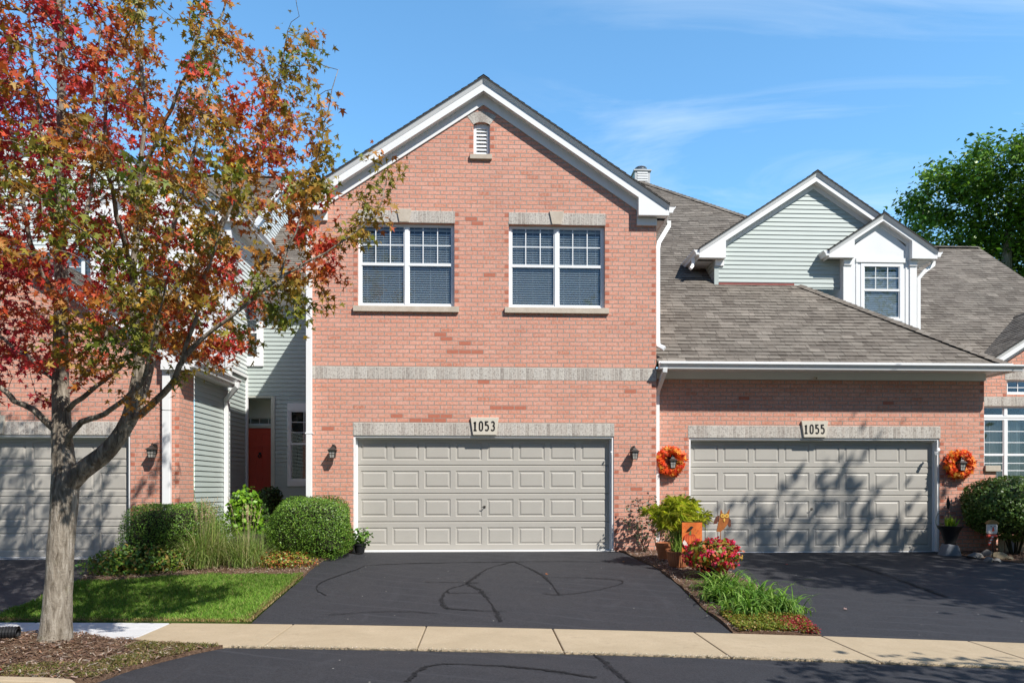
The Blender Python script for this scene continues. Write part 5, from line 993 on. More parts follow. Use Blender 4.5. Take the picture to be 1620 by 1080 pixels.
# ornamental grasses
def tuft(name, label, c, n, L, w_, pal, spread=.9, seed=1, plumes=0, plume_col=None, seg=6, cat='grass', gz=None, droop=1.0, pl_h=1.25, kind=None, r0=.08, group=None, emin=0.):
    gz = h(c[0], c[1]) + .02 if gz is None else gz; t_ = thing(name, label, cat, (c[0], c[1], gz), group); r = np.random.default_rng(seed)
    def blades(nm, n, L, w_, pal, spread, lo_, droop, parent, mat):
        an = r.uniform(0, 6.28, n); el = r.uniform(emin * spread, spread, n); Ls = L * r.uniform(.55, 1.1, n); B = np.c_[c[0] + r.normal(0, r0, n), c[1] + r.normal(0, r0, n), np.full(n, gz)]
        V = np.zeros((n, seg + 1, 2, 3)); pt = B.copy(); ang = el * .5; dr = r.uniform(.5, 1.5, n) * droop
        side = np.c_[-np.sin(an + r.normal(0, .5, n)), np.cos(an), np.zeros(n)]
        for k in range(seg + 1):
            t = k / seg; ww = w_ * (1 - t ** 1.6) * .5 + .0006; V[:, k, 0] = pt - side * ww; V[:, k, 1] = pt + side * ww
            d = np.c_[np.cos(an) * np.sin(ang), np.sin(an) * np.sin(ang), np.cos(ang)]; pt = pt + d * (Ls / seg)[:, None]; ang = ang + el * dr * (.15 + .5 * t)
        F = []; base = np.arange(n)[:, None] * (seg + 1) * 2
        for k in range(seg): q = np.array([2 * k, 2 * k + 1, 2 * k + 3, 2 * k + 2]); F.append(base + q)
        return fast(nm, V.reshape(-1, 3), np.concatenate(F), np.repeat(pick(pal, n, None, .2), (seg + 1) * 2, 0), M[mat], parent)
    blades('blade', n, L, w_, pal, spread, 0, droop, t_, 'blade')
    if plumes:
        P = []; T = []; b = MB(); an = r.uniform(0, 6.28, plumes); ti = r.uniform(.02, .26, plumes)
        for a_, t0 in zip(an, ti):
            H = L * pl_h * r.uniform(.8, 1.1); base = np.array([c[0] + r.normal(0, .05), c[1] + r.normal(0, .05), gz]); tip = base + np.array([math.cos(a_) * math.sin(t0), math.sin(a_) * math.sin(t0), math.cos(t0)]) * H; md = (base + tip) / 2 + np.array([0, 0, .02]); b.tube([base, md, tip], [.0022, .002, .001], 4, cap=False)
            for q in range(46): f = r.uniform(.72, 1.0); P.append(base + (tip - base) * f + r.normal(0, .005, 3)); T.append((tip - base) / H + r.normal(0, .35, 3))
        P = np.array(P); T = unit(np.array(T)); s_ = build('flower_stem', b, M['wood'], t_)
        leafcloud('plume', P, unit(r.normal(size=P.shape)), T, .024 * r.uniform(.6, 1.2, len(P)), NARROW * [1.6, 1.], pick(plume_col or [(.50, .38, .22), (.62, .50, .32)], len(P)), M['blade'], t_)
    return t_
OG = [(.20, .29, .06), (.30, .37, .10), (.12, .20, .035), (.45, .42, .20)]
tuft('ornamental_grass', 'tall arching ornamental grass with tan plumes in front of the box hedge', (-4.70, -1.28), 1250, .92, .009, OG, 1.3, 51, 30, droop=1.0, pl_h=1.18, r0=.13)
tuft('ornamental_grass', 'smaller ornamental grass clump with tan plumes beside the front walk', (-3.98, -1.30), 850, .66, .008, OG, 1.35, 52, 14, droop=1.0, pl_h=1.7, r0=.11)
DL = [(.11, .23, .025), (.16, .30, .035), (.07, .16, .018), (.24, .36, .08)]
for k, (x, y, L) in enumerate([(3.46, -3.25, .56), (3.64, -3.95, .62), (3.28, -3.85, .52), (3.78, -4.42, .50), (3.36, -4.45, .44)]):
    tuft('daylily', ['arching green daylily clump behind the others, nearest the red flowers', 'largest green daylily clump in the middle of the driveway bed', 'green daylily clump leaning over the left driveway edge', 'green daylily clump leaning over the right driveway', 'short green daylily clump just above the red and green sedum'][k], (x, y), 230, L * 1.02, .026, DL, 1.75, 60 + k, droop=1.5, r0=.11, emin=.38, cat='plant', group='daylily clumps in the driveway bed')
# sedum mat
sp_ = [(2.97, far(3.) + .04), (2.98, -4.5), (3.25, -4.45), (3.9, -4.5), (3.96, -4.65), (3.87, far(3.87) + .04)]
P = scatter(sp_, 9500, 9); z = np.array([h(x, y) for x, y in P]) + RNG.uniform(.02, .085, len(P)); P3 = np.c_[P, z]; redp = np.clip((P[:, 0] - 3.45) / .35, .0, .65) * (P[:, 1] < -4.8) + .03; c = pick([(.13, .19, .02), (.20, .24, .03), (.28, .22, .04)], len(P)); m = RNG.random(len(P)) < redp; c[m] = pick([(.36, .03, .05), (.30, .06, .03)], m.sum())
N = unit(RNG.normal(0, .5, P3.shape) + [0, 0, 1]); o = leafcloud('sedum', P3, N, unit(RNG.normal(size=P3.shape)), .020 * RNG.uniform(.6, 1.3, len(P)), OVAL * [1.7, 1.], c, M['leaf']); tag(o, 'low red and green sedum mat at the tip of the driveway bed', 'ground cover', kind='stuff')
# bare-ish rose shrub by the downspout
def twiggy(name, label, c, hgt, w_, n, pal, leaf, seed, cat='shrub', shape=OVAL):
    gz = h(c[0], c[1]); t_ = thing(name, label, cat, (c[0], c[1], gz)); r = np.random.default_rng(seed); A_ = r.uniform(-1, 1, (n * 3, 3)); A_ = A_[(A_ ** 2).sum(1) < 1][:n] * [w_, w_ * .5, hgt * .45] + [c[0], c[1], gz + hgt * .58]
    sk = [[((c[0], c[1], gz - .02), .012), ((c[0], c[1], gz + .12), .009)]] + [[((c[0], c[1], gz + .02), .007), ((c[0] + w_ * .4 * math.cos(k * 2.1), c[1] + .1 * math.sin(k * 2.1), gz + hgt * .35), .005)] for k in range(6)]
    p_, q_, m_, _ = grow(sk, A_, .05, .4, .09, 60, .2, seed); rd = radii(p_, q_, m_, .0016); build('stem', branches_mesh(p_, q_, rd, None, 4), M['core'], t_)
    foliage(p_, q_, rd, 'foliage', M['leafg'], t_, 3, leaf, shape, lambda P, n: pick(pal, n, None, .25), rmax=.004, droop=.2, spread=.03, seed=seed, clus=.85); return t_
twiggy('rose_bush', 'loose leggy rose bush with dark leaves against the brick right of garage 1053', (3.0, -.35), 1.12, .42, 330, [(.06, .085, .04), (.09, .12, .06), (.12, .06, .05)], .062, 71)
twiggy('rose_bush', 'loose dark rose bush behind the lime green potted papyrus', (3.66, -.05), 1.18, .42, 260, [(.06, .085, .04), (.09, .12, .06)], .06, 72)
# small plant beside garage 1053
def pot(parent, c, r0, r1, hh, mat, rim=.012, gz=None, rib=0, sides=28):
    gz = h(*c) + .02 if gz is None else gz; b = MB(); b.lathe([(r0 * .98, gz), (r0, gz + .01), (r1 * .985, gz + hh * .8), (r1, gz + hh * .82)], c, sides, rib=rib); b.lathe([(r1 + rim, gz + hh * .82), (r1 + rim, gz + hh), (r1 - .012, gz + hh), (r1 - .02, gz + hh * .86), (.01, gz + hh * .86)], c, 28); return build('pot', b, mat, parent)
t_ = thing('potted_plant', 'small round-leaved plant in a black pot at the left foot of garage 1053', 'potted plant', (-2.30, -.18, h(-2.3, -.18))); pot(t_, (-2.30, -.18), .085, .11, .17, M['black'])
P, N = shrub_pts((-2.28, -.18, .27), (.21, .16, .17), 150, 2.2, 73, .5, .1); leafcloud('foliage', P, unit(N + RNG.normal(0, .5, P.shape)), unit(N + RNG.normal(0, .5, P.shape)), .06 * RNG.uniform(.7, 1.3, len(P)), OVAL * [1.7, 1.], pick([(.10, .21, .03), (.06, .14, .02), (.16, .28, .05)], len(P)), M['leafg'], t_)
b = MB()
for k in range(12): a = k * .52; b.tube([(-2.3, -.18, .10), (-2.3 + .1 * math.cos(a), -.18 + .08 * math.sin(a), .2), (-2.3 + .18 * math.cos(a), -.18 + .14 * math.sin(a), .22 + .12 * random.random())], .004, 5)
build('stem', b, M['greenp'], t_)
# papyrus in ribbed terracotta
px_, py_ = 3.28, -1.62; gz = h(px_, py_) + .02
t_ = thing('potted_papyrus', 'lime green feathery papyrus in a ribbed terracotta pot', 'potted plant', (px_, py_, gz)); b = MB(); b.lathe([(.12, gz), (.145, gz + .02), (.17, gz + .10), (.18, gz + .20), (.185, gz + .25)], (px_, py_), 56, rib=-.009); b.lathe([(.198, gz + .25), (.198, gz + .275), (.172, gz + .275), (.165, gz + .24), (.01, gz + .24)], (px_, py_), 36); build('pot', b, M['terra'], t_)
V = []; b = MB(); r = np.random.default_rng(77); P0 = []; DD = []; LL = []
for k in range(150):
    a = r.uniform(0, 6.28); tl = r.uniform(0, .70) ** 1.2; H = r.uniform(.50, .93); base = np.array([px_ + r.normal(0, .045), py_ + r.normal(0, .045), gz + .22]); tip = base + np.array([math.cos(a) * math.sin(tl), .45 * math.sin(a) * math.sin(tl), math.cos(tl)]) * H; b.tube([base, (base + tip) / 2 + [0, 0, .015], tip], [.0038, .003, .002], 4, cap=False)
    for q in range(34): d = unit(r.normal(size=3) * [1, 1, .6] + [0, 0, .25]); P0.append(tip); DD.append(unit(d * [1, .7, 1])); LL.append(r.uniform(.08, .20))
build('stem', b, M['reed'], t_); P0 = np.array(P0); DD = np.array(DD); LL = np.array(LL); n = len(P0)
sd = unit(np.cross(DD, [0, 0, 1.])) * .0017; md = P0 + DD * LL[:, None] * .55; tp = P0 + DD * LL[:, None] + np.c_[np.zeros((n, 2)), -LL * .3]
fast('foliage', np.stack([P0 - sd, P0 + sd, md + sd, tp, md - sd], 1).reshape(-1, 3), np.arange(n * 5).reshape(n, 5), np.repeat(pick([(.58, .64, .07), (.44, .55, .05), (.66, .68, .12)], n), 5, 0), M['blade'], t_)
t_ = thing('flower_pot', 'empty tapered terracotta pot behind the papyrus', 'flower pot', (3.22, -.95, h(3.22, -.95))); pot(t_, (3.22, -.95), .10, .155, .30, M['terra'])
# begonia
bx_, by_ = 3.58, -2.42; gz = h(bx_, by_) + .02
t_ = thing('potted_begonia', 'mound of red flowers in a black pot beside the garden flag', 'potted plant', (bx_, by_, gz)); pot(t_, (bx_, by_), .13, .18, .22, M['black'])
P, N = shrub_pts((bx_, by_, gz + .36), (.42, .38, .25), 1500, 2.2, 80, .28, .08); leafcloud('foliage', P, unit(N + RNG.normal(0, .5, P.shape)), unit(N * .4 + RNG.normal(0, .6, P.shape) + [0, 0, -.5]), .075 * RNG.uniform(.6, 1.2, len(P)), OVAL, pick([(.20, .24, .02), (.38, .22, .03), (.45, .10, .03), (.12, .17, .02)], len(P)), M['leafg'], t_)
P, N = shrub_pts((bx_, by_, gz + .37), (.45, .40, .27), 150, 2.2, 81, .08, .1); P = np.repeat(P, 7, 0) + RNG.normal(0, .014, (len(P) * 7, 3)); N = np.repeat(N, 7, 0); leafcloud('flower', P, unit(N + RNG.normal(0, .6, P.shape)), unit(RNG.normal(size=P.shape)), .036 * RNG.uniform(.7, 1.3, len(P)), OVAL * [1.8, 1.], pick([(.62, .015, .06), (.70, .05, .14), (.50, .01, .03)], len(P)), M['leafg'], t_)
# garden flag
fx, fy = 3.55, -2.12; gz = h(fx, fy); zt = at(1095, 826, fy).z; xl = at(1079, 826, fy).x; xr = at(1111, 826, fy).x
t_ = thing('garden_flag', 'orange autumn garden flag with pumpkins and a crow', 'flag', (xr + .02, fy, gz))
b = MB(); nx_ = 12; W_ = xr - xl; Hf = .50
F_ = lambda x: fy + .010 * math.sin((x - xl) / W_ * 7)
for i in range(nx_):
    xa, xb = xl + W_ * i / nx_, xl + W_ * (i + 1) / nx_
    for s_, e_ in ((0, 0), (.003, 1)): b.poly([(xa, F_(xa) + s_, zt - Hf), (xb, F_(xb) + s_, zt - Hf), (xb, F_(xb) + s_, zt), (xa, F_(xa) + s_, zt)])
fl = build('flag_cloth', b, M['flag'], t_)
def blob(parent, name, pts, mat, dy=-.004):
    b = MB(); cx__ = sum(p[0] for p in pts) / len(pts); cz__ = sum(p[1] for p in pts) / len(pts)
    Q_ = [(xl + p[0] * W_, zt - p[1] * Hf) for p in pts]; b.poly([(x, fy - .012 + dy, z_) for x, z_ in Q_]); return build(name, b, M[mat], parent)
def ell(cx__, cy__, rx_, ry_, n=18): return [(cx__ + rx_ * math.cos(2 * math.pi * i / n), cy__ + ry_ * math.sin(2 * math.pi * i / n)) for i in range(n)]
pp = MB()
for k, (cx__, rx_) in enumerate([(.22, .14), (.54, .14), (.30, .13), (.46, .13), (.38, .10)]):
    for mi, s_ in ((0, 1.), (1, .72)): pp.poly([(xl + x * W_, fy - .0135 - .0012 * k - .0006 * mi, zt - y * Hf) for x, y in ell(cx__, .56, rx_ * s_, .19 * s_)], mi=mi)
build('pumpkin_print', pp, [M['pump'], M['pumpl']], fl)
pw = MB()
for k, (cx__, rx_) in enumerate([(.50, .12), (.78, .12), (.64, .12)]):
    for mi, s_ in ((1, 1.), (0, .82)): pw.poly([(xl + x * W_, fy - .021 - .0012 * k - .0006 * (1 - mi), zt - y * Hf) for x, y in ell(cx__, .80, rx_ * s_, .13 * s_)], mi=mi)
build('white_pumpkin_print', pw, [M['cream'], M['stone']], fl)
blob(fl, 'stem_print', [(.34, .38), (.36, .28), (.44, .27), (.43, .38), (.50, .40), (.30, .41)], 'greenp', -.0075)
blob(fl, 'crow_print', [(.22, .25), (.32, .19), (.40, .13), (.47, .12), (.56, .15), (.50, .18), (.46, .23), (.36, .25)], 'num', -.004)
blob(fl, 'tag_print', [(.02, .62), (.10, .56), (.26, .68), (.24, .78), (.16, .80), (.03, .70)], 'cream', -.0095)
blob(fl, 'leaf_print', [(.72, .56), (.80, .52), (.86, .58), (.90, .66), (.80, .68), (.74, .64)], 'pump', -.005)
for k in range(9): blob(fl, 'sprig_print', ell(*[(.66, .22), (.78, .26), (.70, .33), (.85, .36), (.12, .12), (.1, .3), (.9, .14), (.62, .42), (.88, .48)][k], .018, .014, 6), ['pump', 'rustd', 'greenp'][k % 3], -.004)
bt = MB()
for i in range(8): bt.box(xl + W_ * i / 8, xl + W_ * (i + .5) / 8, fy - .0165, fy - .014, zt - Hf * .995, zt - Hf * .945)
build('check_print', bt, M['num'], fl)
b = MB(); b.tube([(xr + .05, fy + .01, gz - .03), (xr + .05, fy + .01, zt + .01), (xl - .02, fy + .01, zt + .012)], .006, 8); b.tube([(xr + .05 + .035 * math.cos(a_) + .03, fy + .01, zt + .0 + .035 * math.sin(a_)) for a_ in [math.pi - i * .45 for i in range(11)]], .004, 6); build('flag_stake', b, M['black'], t_)
# owl on a stake
ow = at(1143, 823, -2.62); gz = h(ow.x, ow.y); t_ = thing('owl_stake', 'rusty metal owl garden ornament on a stake above the red flowers', 'garden ornament', (ow.x - .05, ow.y, gz)); sc = 10.6 / 1100 / 5.12
def oz(u, v): return (ow.x + (u - 580) * sc, ow.z - (v - 683) * sc)       # owl drawn on a 5.12x enlargement, centred
body = [(567, 588), (583, 625), (598, 634), (612, 627), (638, 590), (634, 650), (628, 695), (612, 728), (590, 755), (560, 776), (530, 772), (540, 720), (552, 670), (560, 630)]
b = MB(); b.prism([oz(*p) for p in body][::-1], ow.y - .006, ow.y + .006); bd = build('owl_body', b, M['rust'], t_)
for k, wg in enumerate(([(556, 640), (530, 650), (512, 685), (507, 715), (530, 708), (548, 690)], [(632, 648), (650, 680), (653, 720), (645, 742), (625, 722), (620, 690)])): b = MB(); b.prism([oz(*p) for p in wg][::-1], ow.y + .008, ow.y + .014); build('wing', b, M['rustd'], t_)
for (eu, ev) in ((580, 643), (615, 643)):
    for k, (rr__, mt, yy) in enumerate(((20, 'num', -.008), (18, 'eye', -.012), (8, 'rust', -.015), (4, 'eye', -.017))):
        b = MB(); b.prism([oz(eu + rr__ * math.cos(a_ * .3927), ev + rr__ * math.sin(a_ * .3927)) for a_ in range(16)], ow.y + yy, ow.y + yy + .003)
        if k == 0: eo = build('eye', b, M[mt], bd)
        else: build('eye_ring', b, M[mt], bd)
b = MB(); b.prism([oz(*p) for p in [(586, 670), (592, 664), (600, 668), (599, 684), (592, 694), (586, 684)]][::-1], ow.y - .014, ow.y - .004); build('beak', b, M['eye'], bd)
b = MB(); x_, z_ = oz(566, 770); b.tube([(x_, ow.y, z_), (x_ - .012, ow.y, z_ - .2), (x_ - .02, ow.y, gz - .03)], [.006, .009, .009], 8); build('stake', b, M['rust'], t_)
# lanterns
def lantern(label, p, wallY):
    t_ = thing('wall_lantern', label, 'lamp', (p.x, wallY, p.z), 'wall lanterns beside the garage doors'); x, y, z = p; k = 1.0
    b = MB(); b.prism([(x - .045, z - .03), (x + .045, z - .03), (x + .05, z + .09), (x + .03, z + .125), (x, z + .14), (x - .03, z + .125), (x - .05, z + .09)][::-1], wallY - .02, wallY - .001); b.tube([(x, wallY - .02, z + .05), (x, wallY - .05, z + .11), (x, y + .03, z + .135), (x, y, z + .12), (x, y, z + .095)], .0085, 8); build('bracket', b, M['metal'], t_, bevel=.003)
    b = MB(); rings = []
    for r_, z_ in ((.078, .018), (.080, .026), (.060, .045), (.034, .068), (.026, .082), (.026, .090), (.010, .098), (.006, .112), (.011, .120), (.004, .130)): rings.append([(x + r_ * sx_, y + r_ * sy_, z + z_) for sx_, sy_ in ((-1, -1), (1, -1), (1, 1), (-1, 1))])
    for i in range(len(rings) - 1):
        for j in range(4): b.poly([rings[i][j], rings[i][(j + 1) % 4], rings[i + 1][(j + 1) % 4], rings[i + 1][j]])
    b.poly(rings[0][::-1]); b.poly(rings[-1]); build('lantern_roof', b, M['metal'], t_)
    b = MB(); r1, r0, zt_, zb_ = .060, .042, .018, -.115
    C4 = ((-1, -1), (1, -1), (1, 1), (-1, 1))
    for sx_, sy_ in C4: b.tube([(x + r1 * sx_, y + r1 * sy_, z + zt_), (x + r0 * sx_, y + r0 * sy_, z + zb_)], .0055, 5)
    for f_ in (0., .5, 1.):
        rr2 = r1 + (r0 - r1) * f_; zz = z + zt_ + (zb_ - zt_) * f_
        for j in range(4): a_, c_ = C4[j], C4[(j + 1) % 4]; b.tube([(x + rr2 * a_[0], y + rr2 * a_[1], zz), (x + rr2 * c_[0], y + rr2 * c_[1], zz)], .0055 if f_ != .5 else .003, 5)
    for j in range(4): a_, c_ = C4[j], C4[(j + 1) % 4]; b.tube([(x + r1 * (a_[0] + c_[0]) / 2, y + r1 * (a_[1] + c_[1]) / 2, z + zt_), (x + r0 * (a_[0] + c_[0]) / 2, y + r0 * (a_[1] + c_[1]) / 2, z + zb_)], .003, 5)
    b.box(x - r0 - .005, x + r0 + .005, y - r0 - .005, y + r0 + .005, z + zb_ - .01, z + zb_); build('lantern_frame', b, M['metal'], t_)
    b = MB(); q0 = [(x + r1 * .93 * a_[0], y + r1 * .93 * a_[1], z + zt_ - .002) for a_ in C4]; q1 = [(x + r0 * .93 * a_[0], y + r0 * .93 * a_[1], z + zb_ + .001) for a_ in C4]
    for j in range(4): b.poly([q0[j], q0[(j + 1) % 4], q1[(j + 1) % 4], q1[j]])
    build('glass', b, M['frost'], t_)
lantern('dark lantern on the brick left of garage 1053', at(526, 714, -.125), 0); lantern('dark lantern on the brick right of garage 1053', at(1004, 716, -.125), 0)
lantern('dark lantern on the brick of the left house behind the maple', at(240, 713, -.675), -.55)
lantern('dark lantern inside the wreath left of garage 1055', at(1064, 730, .225), .35); lantern('dark lantern inside the wreath right of garage 1055', at(1521, 734, .225), .35)
def wreath(label, p, Rr, seed):
    t_ = thing('autumn_wreath', label, 'wreath', (p.x, .33, p.z), 'autumn leaf wreaths on the brick'); r = np.random.default_rng(seed); n = 560; a = r.uniform(0, 6.28, n); ph = r.uniform(0, 6.28, n); rt = .075 * np.sqrt(r.uniform(.2, 1, n)); y0 = .245
    P = np.c_[p.x + (Rr + rt * np.cos(ph)) * np.cos(a), y0 - rt * np.sin(ph) * .75, p.z + (Rr + rt * np.cos(ph)) * np.sin(a)]
    N = unit(np.c_[np.cos(a) * np.cos(ph) * .7, -np.abs(np.sin(ph)) - .3, np.sin(a) * np.cos(ph) * .7] + r.normal(0, .4, (n, 3))); T = unit(np.c_[np.cos(a), np.zeros(n), np.sin(a)] * r.choice([-.6, 1.], n)[:, None] + r.normal(0, .5, (n, 3)))
    leafcloud('leaf', P, N, T, .082 * r.uniform(.6, 1.2, n), MAPLE, pick([(.80, .11, .015), (.88, .26, .02), (.62, .035, .015), (.85, .40, .06), (.72, .07, .01)], n, None, .15), M['leaf'], t_, .4)
    b = MB(); b.tube([(p.x + Rr * math.cos(k * .2618), y0 + .02, p.z + Rr * math.sin(k * .2618)) for k in range(25)], .02, 6, cap=False); build('ring', b, M['core'], t_)
wreath('orange and red leaf wreath between the downspout and garage 1055', at(1061, 729, .245), .205, 91); wreath('orange and red leaf wreath on the brick right of garage 1055', at(1519, 734, .245), .212, 92)
# small fittings
t_ = thing('security_camera', 'tiny cream camera under the eave above number 1055', 'camera', tuple(at(1290, 598, .30))); p = at(1290, 598, .30); b = MB(); b.tube([(p.x, p.y + .02, p.z + .03), (p.x, p.y, p.z)], .008, 6); b.box(p.x - .028, p.x + .028, p.y - .04, p.y + .02, p.z - .03, p.z + .02); build('camera_body', b, M['cream'], t_, bevel=.006); b = MB(); b.tube([(p.x, p.y - .041, p.z - .006), (p.x, p.y - .048, p.z - .006)], .011, 10); build('lens', b, M['num'], t_)
p = at(1480, 714, .30); t_ = thing('floodlight', 'small white security light on the right frame of garage 1055', 'lamp', tuple(p)); b = MB(); b.tube([(p.x + .01, .35, p.z), (p.x, .30, p.z)], .018, 10); b.tube([(p.x, .30, p.z), (p.x + .015, .27, p.z + .035), (p.x + .02, .23, p.z + .04)], [.012, .03, .034], 10); b.tube([(p.x, .30, p.z), (p.x - .02, .27, p.z - .03), (p.x - .025, .23, p.z - .045)], [.012, .028, .032], 10); build('lamp_head', b, M['vinyl'], t_)
p = at(967, 715, -.02); t_ = thing('door_sensor', 'tiny white knob on the right frame of garage 1053', 'sensor', tuple(p)); b = MB(); b.tube([(p.x, .02, p.z), (p.x, -.012, p.z), (p.x, -.03, p.z)], [.008, .018, .006], 10); b.tube([(p.x, -.01, p.z), (p.x + .02, -.01, p.z - .07)], .003, 5); build('sensor_body', b, M['vinyl'], t_)
# urn planter, finial stake and hose loop
ux, uy = at(1503, 850, -.18).x, -.18; gz = h(ux, uy) + .02
t_ = thing('urn_planter', 'black flared urn planter with spiky lime foliage on a grey stone', 'planter', (ux, uy, gz)); b = MB(); b.prism([(ux - .20, gz - .05), (ux + .17, gz - .05), (ux + .10, gz + .17), (ux - .10, gz + .20)], uy - .12, uy + .12); build('base_stone', b, M['stone'], t_, bevel=.03)
b = MB(); b.lathe([(.10, gz + .19), (.09, gz + .22), (.12, gz + .30), (.155, gz + .42), (.215, gz + .53), (.225, gz + .545), (.20, gz + .545), (.14, gz + .46), (.01, gz + .46)], (ux, uy), 28); build('urn', b, M['black'], t_, smooth=True)
r = np.random.default_rng(5); n = 60; an = r.uniform(0, 6.28, n); el = r.uniform(0, .5, n); Dv = np.c_[np.cos(an) * np.sin(el), np.sin(an) * np.sin(el), np.cos(el)]; P = np.tile([ux + .0, uy, gz + .45], (n, 1)) + r.normal(0, .03, (n, 3)) * [1, 1, 0]; leafcloud('foliage', P, unit(np.cross(Dv, r.normal(size=(n, 3)))), Dv, .34 * r.uniform(.5, 1, n), NARROW * [.5, 1.], pick([(.30, .42, .04), (.20, .32, .03)], n), M['blade'], t_)
b = MB(); p = at(1500, 795, -.12); t2 = thing('finial_stake', 'dark teardrop finial on a thin stake behind the urn planter', 'garden ornament', (p.x, p.y, gz)); b.lathe([(.004, p.z - .13), (.02, p.z - .10), (.034, p.z - .03), (.026, p.z + .05), (.010, p.z + .10), (.003, p.z + .15)], (p.x, p.y), 14); b.tube([(p.x, p.y, gz), (p.x, p.y, p.z - .1)], .005, 6); b.tube([(p.x, p.y, p.z + .06), (p.x - .05, p.y, p.z + .1), (p.x - .07, p.y, p.z + .05)], .005, 6); build('finial', b, M['num'], t2)
b = MB(); p = at(1487, 824, -.16); b.tube([(p.x - .10 * math.sin(a_) + .02, p.y, p.z + .17 * math.cos(a_)) for a_ in [i * .3 for i in range(11)]], .005, 6); o = build('wire_hoop', b, M['greenp']); tag(o, 'thin green wire hoop between garage 1055 and the urn planter', 'garden wire')
# scarecrow head on a stake
p = at(1569, 836, -.85); gz = h(p.x, p.y) + .02; t_ = thing('snowman_stake', 'white-faced garden ornament with red nose and brown hat on a stake', 'garden ornament', (p.x, p.y, gz)); x, y, z = p
b = MB(); w_, hh_ = .095, .10; pts_ = [(x - w_, z - hh_ * .6), (x - w_ * .85, z - hh_), (x + w_ * .8, z - hh_), (x + w_, z - hh_ * .6), (x + w_, z + hh_ * .6), (x + w_ * .8, z + hh_), (x - w_ * .85, z + hh_), (x - w_, z + hh_ * .6)]; b.prism(pts_, y - .03, y + .03); hd = build('head', b, M['cream'], t_, bevel=.02)
b = MB(); b.prism([(x - .022, z - .045), (x + .028, z - .04), (x + .002, z + .045)], y - .04, y - .028); build('nose', b, M['red'], hd)
for ex in (-.035, .035): b = MB(); b.tube([(x + ex, y - .028, z + .045), (x + ex, y - .038, z + .045)], .009, 8); build('eye', b, M['num'], hd)
b = MB(); b.prism([(x - w_ * 1.15, z + hh_ * .85), (x + w_ * 1.15, z + hh_ * .85), (x + w_ * 1.0, z + hh_ * 1.25), (x + .03, z + hh_ * 1.6), (x - .04, z + hh_ * 1.55), (x - w_ * 1.0, z + hh_ * 1.2)], y - .045, y + .045); build('hat', b, M['straw'], t_, bevel=.012)
b = MB()
for i in range(7): x0_ = x - .005 - i * .012; z0_ = z - hh_ - .01 - i * .026; b.box(x0_ - .016, x0_ + .016, y - .045, y - .03, z0_ - .024, z0_, mi=i % 2)
build('scarf', b, [M['red'], M['cream']], t_)
b = MB(); b.box(x - .09, x + .09, y - .03, y + .03, z - hh_ - .05, z - hh_ - .005); build('collar', b, M['red'], t_, bevel=.01)
b = MB(); b.tube([(x + .02, y, z - hh_), (x + .02, y, gz - .03)], .008, 8); build('stake', b, M['num'], t_)
# rocks
def rock(label, u, v, Y, s_, mat, seed):
    p = at(u, v, Y); r = random.Random(seed); bm = bmesh.new(); bmesh.ops.create_icosphere(bm, subdivisions=3, radius=1); ks = [(Vector((r.uniform(-1, 1), r.uniform(-1, 1), r.uniform(-1, 1))).normalized(), r.uniform(.62, .9)) for _ in range(14)]
    for v_ in bm.verts:
        for n_, d_ in ks:
            e_ = v_.co.dot(n_) - d_
            if e_ > 0: v_.co -= n_ * e_ * .9
        v_.co = Vector((v_.co.x * s_[0], v_.co.y * s_[1], v_.co.z * s_[2]))
    me = bpy.data.meshes.new('rock'); bm.to_mesh(me); bm.free(); me.materials.append(M[mat]); o = bpy.data.objects.new('rock', me); COL.objects.link(o); o.location = (p.x, Y, h(p.x, Y) + s_[2] * .55); o.rotation_euler = (0, 0, r.uniform(0, 3)); tag(o, label, 'rock', 'rocks edging the bed under the round shrub')
rock('flat grey rock nearest the urn planter', 1542, 872, -.55, (.17, .11, .075), 'rock', 1); rock('tan rock in the middle of the rock edging', 1580, 870, -.72, (.15, .10, .09), 'rockt', 2); rock('small pale rock in front of the scarecrow stake', 1563, 878, -.95, (.09, .07, .06), 'rock', 3)
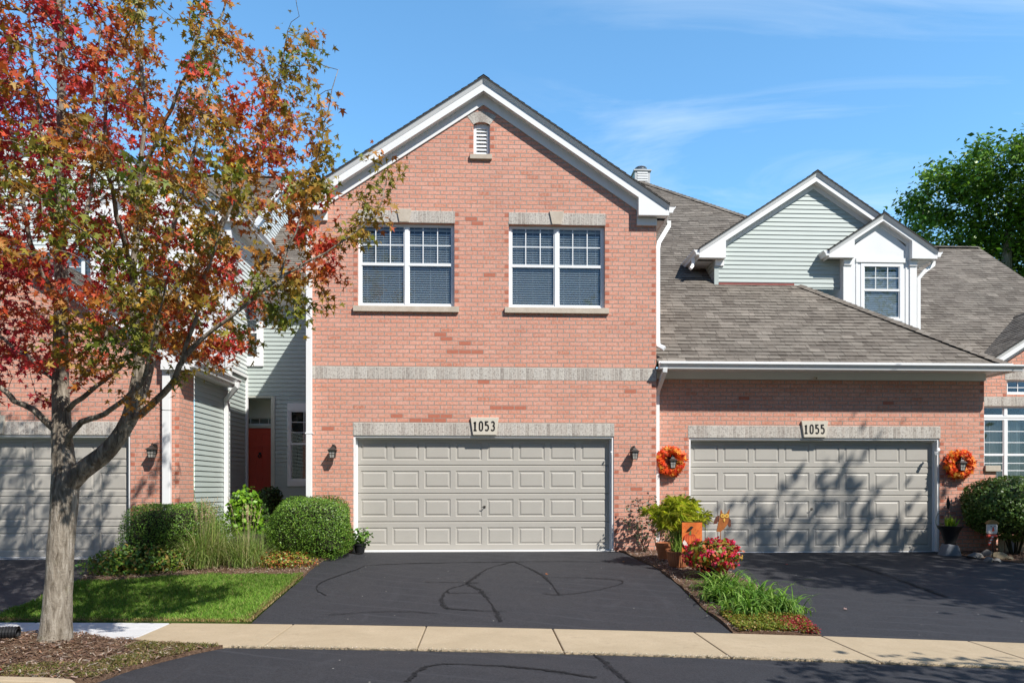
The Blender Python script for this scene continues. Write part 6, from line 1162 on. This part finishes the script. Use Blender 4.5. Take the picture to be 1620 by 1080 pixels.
rock('long dull rock right of the tan rock', 1597, 876, -.80, (.12, .08, .055), 'rockt', 4); rock('dark rock behind the ornament stake', 1560, 866, -.45, (.12, .09, .10), 'rock', 5); rock('small grey rock in front of the tan rock', 1577, 880, -1.0, (.085, .07, .05), 'rock', 6)
t_ = thing('wood_edging', 'low pale wooden plank edging under the round shrub at right', 'edging', (10.8, .1, -.1)); x = 10.15; i = 0
while x < 12.4:
    w_ = random.uniform(.085, .12); b = MB(); b.box(x, x + w_ - .012, .08, .12, -.12, .27 + random.uniform(-.02, .02)); build('plank', b, M['wood'] if i % 4 != 2 else M['stone'], t_, bevel=.004); x += w_; i += 1
b = MB(); b.box(10.12, 12.4, .125, .15, .0, .06); build('rail', b, M['wood'], t_)
# corrugated drain pipe, fallen leaves
p = at(2, 1047, -6.05); gz = h(p.x, p.y) + mound(p.x, p.y) + .05; t_ = thing('drain_pipe', 'black corrugated drain pipe end in the mulch at left', 'pipe', (p.x, p.y, gz)); b = MB(); pts_ = []; rs = []
for i in range(26): pts_.append((p.x - .22 + i * .014, p.y + .0 + i * .002, gz + .03)); rs.append(.066 if i % 2 else .054)
b.tube(pts_, rs, 18, cap=False); b.tube(pts_[::-1], [q - .012 for q in rs], 18, cap=False); build('pipe_wall', b, M['black'], t_)
for k, (x, y, lab, pc) in enumerate([(1.0, -2.0, 'orange fallen leaf in the middle of the main driveway', (.55, .16, .03)), (2.45, -1.1, 'orange fallen leaf by the right foot of garage 1053', (.60, .24, .03)), (5.35, -1.15, 'red fallen leaf on the driveway below garage 1055', (.50, .03, .03)), (4.75, -4.3, 'pale pink fallen leaf on the right driveway near the sidewalk', (.60, .38, .33)), (-4.35, -6.75, 'crimson fallen leaf on the mulch near the kerb', (.32, .02, .05)), (-4.9, -6.5, 'dark red fallen leaf on the mulch left of the kerb', (.25, .02, .04))]):
    z_ = h(x, y) + (mound(x, y) + .04 if x < -4 else .012); o = leafcloud('fallen_leaf', np.array([[x, y, z_]]), np.array([[.1, -.2, .97]]), np.array([[math.cos(k), math.sin(k), .1]]), np.array([.055]), MAPLE, np.array([pc]), M['leaf'], None, .3); tag(o, lab, 'leaf', 'fallen maple leaves')
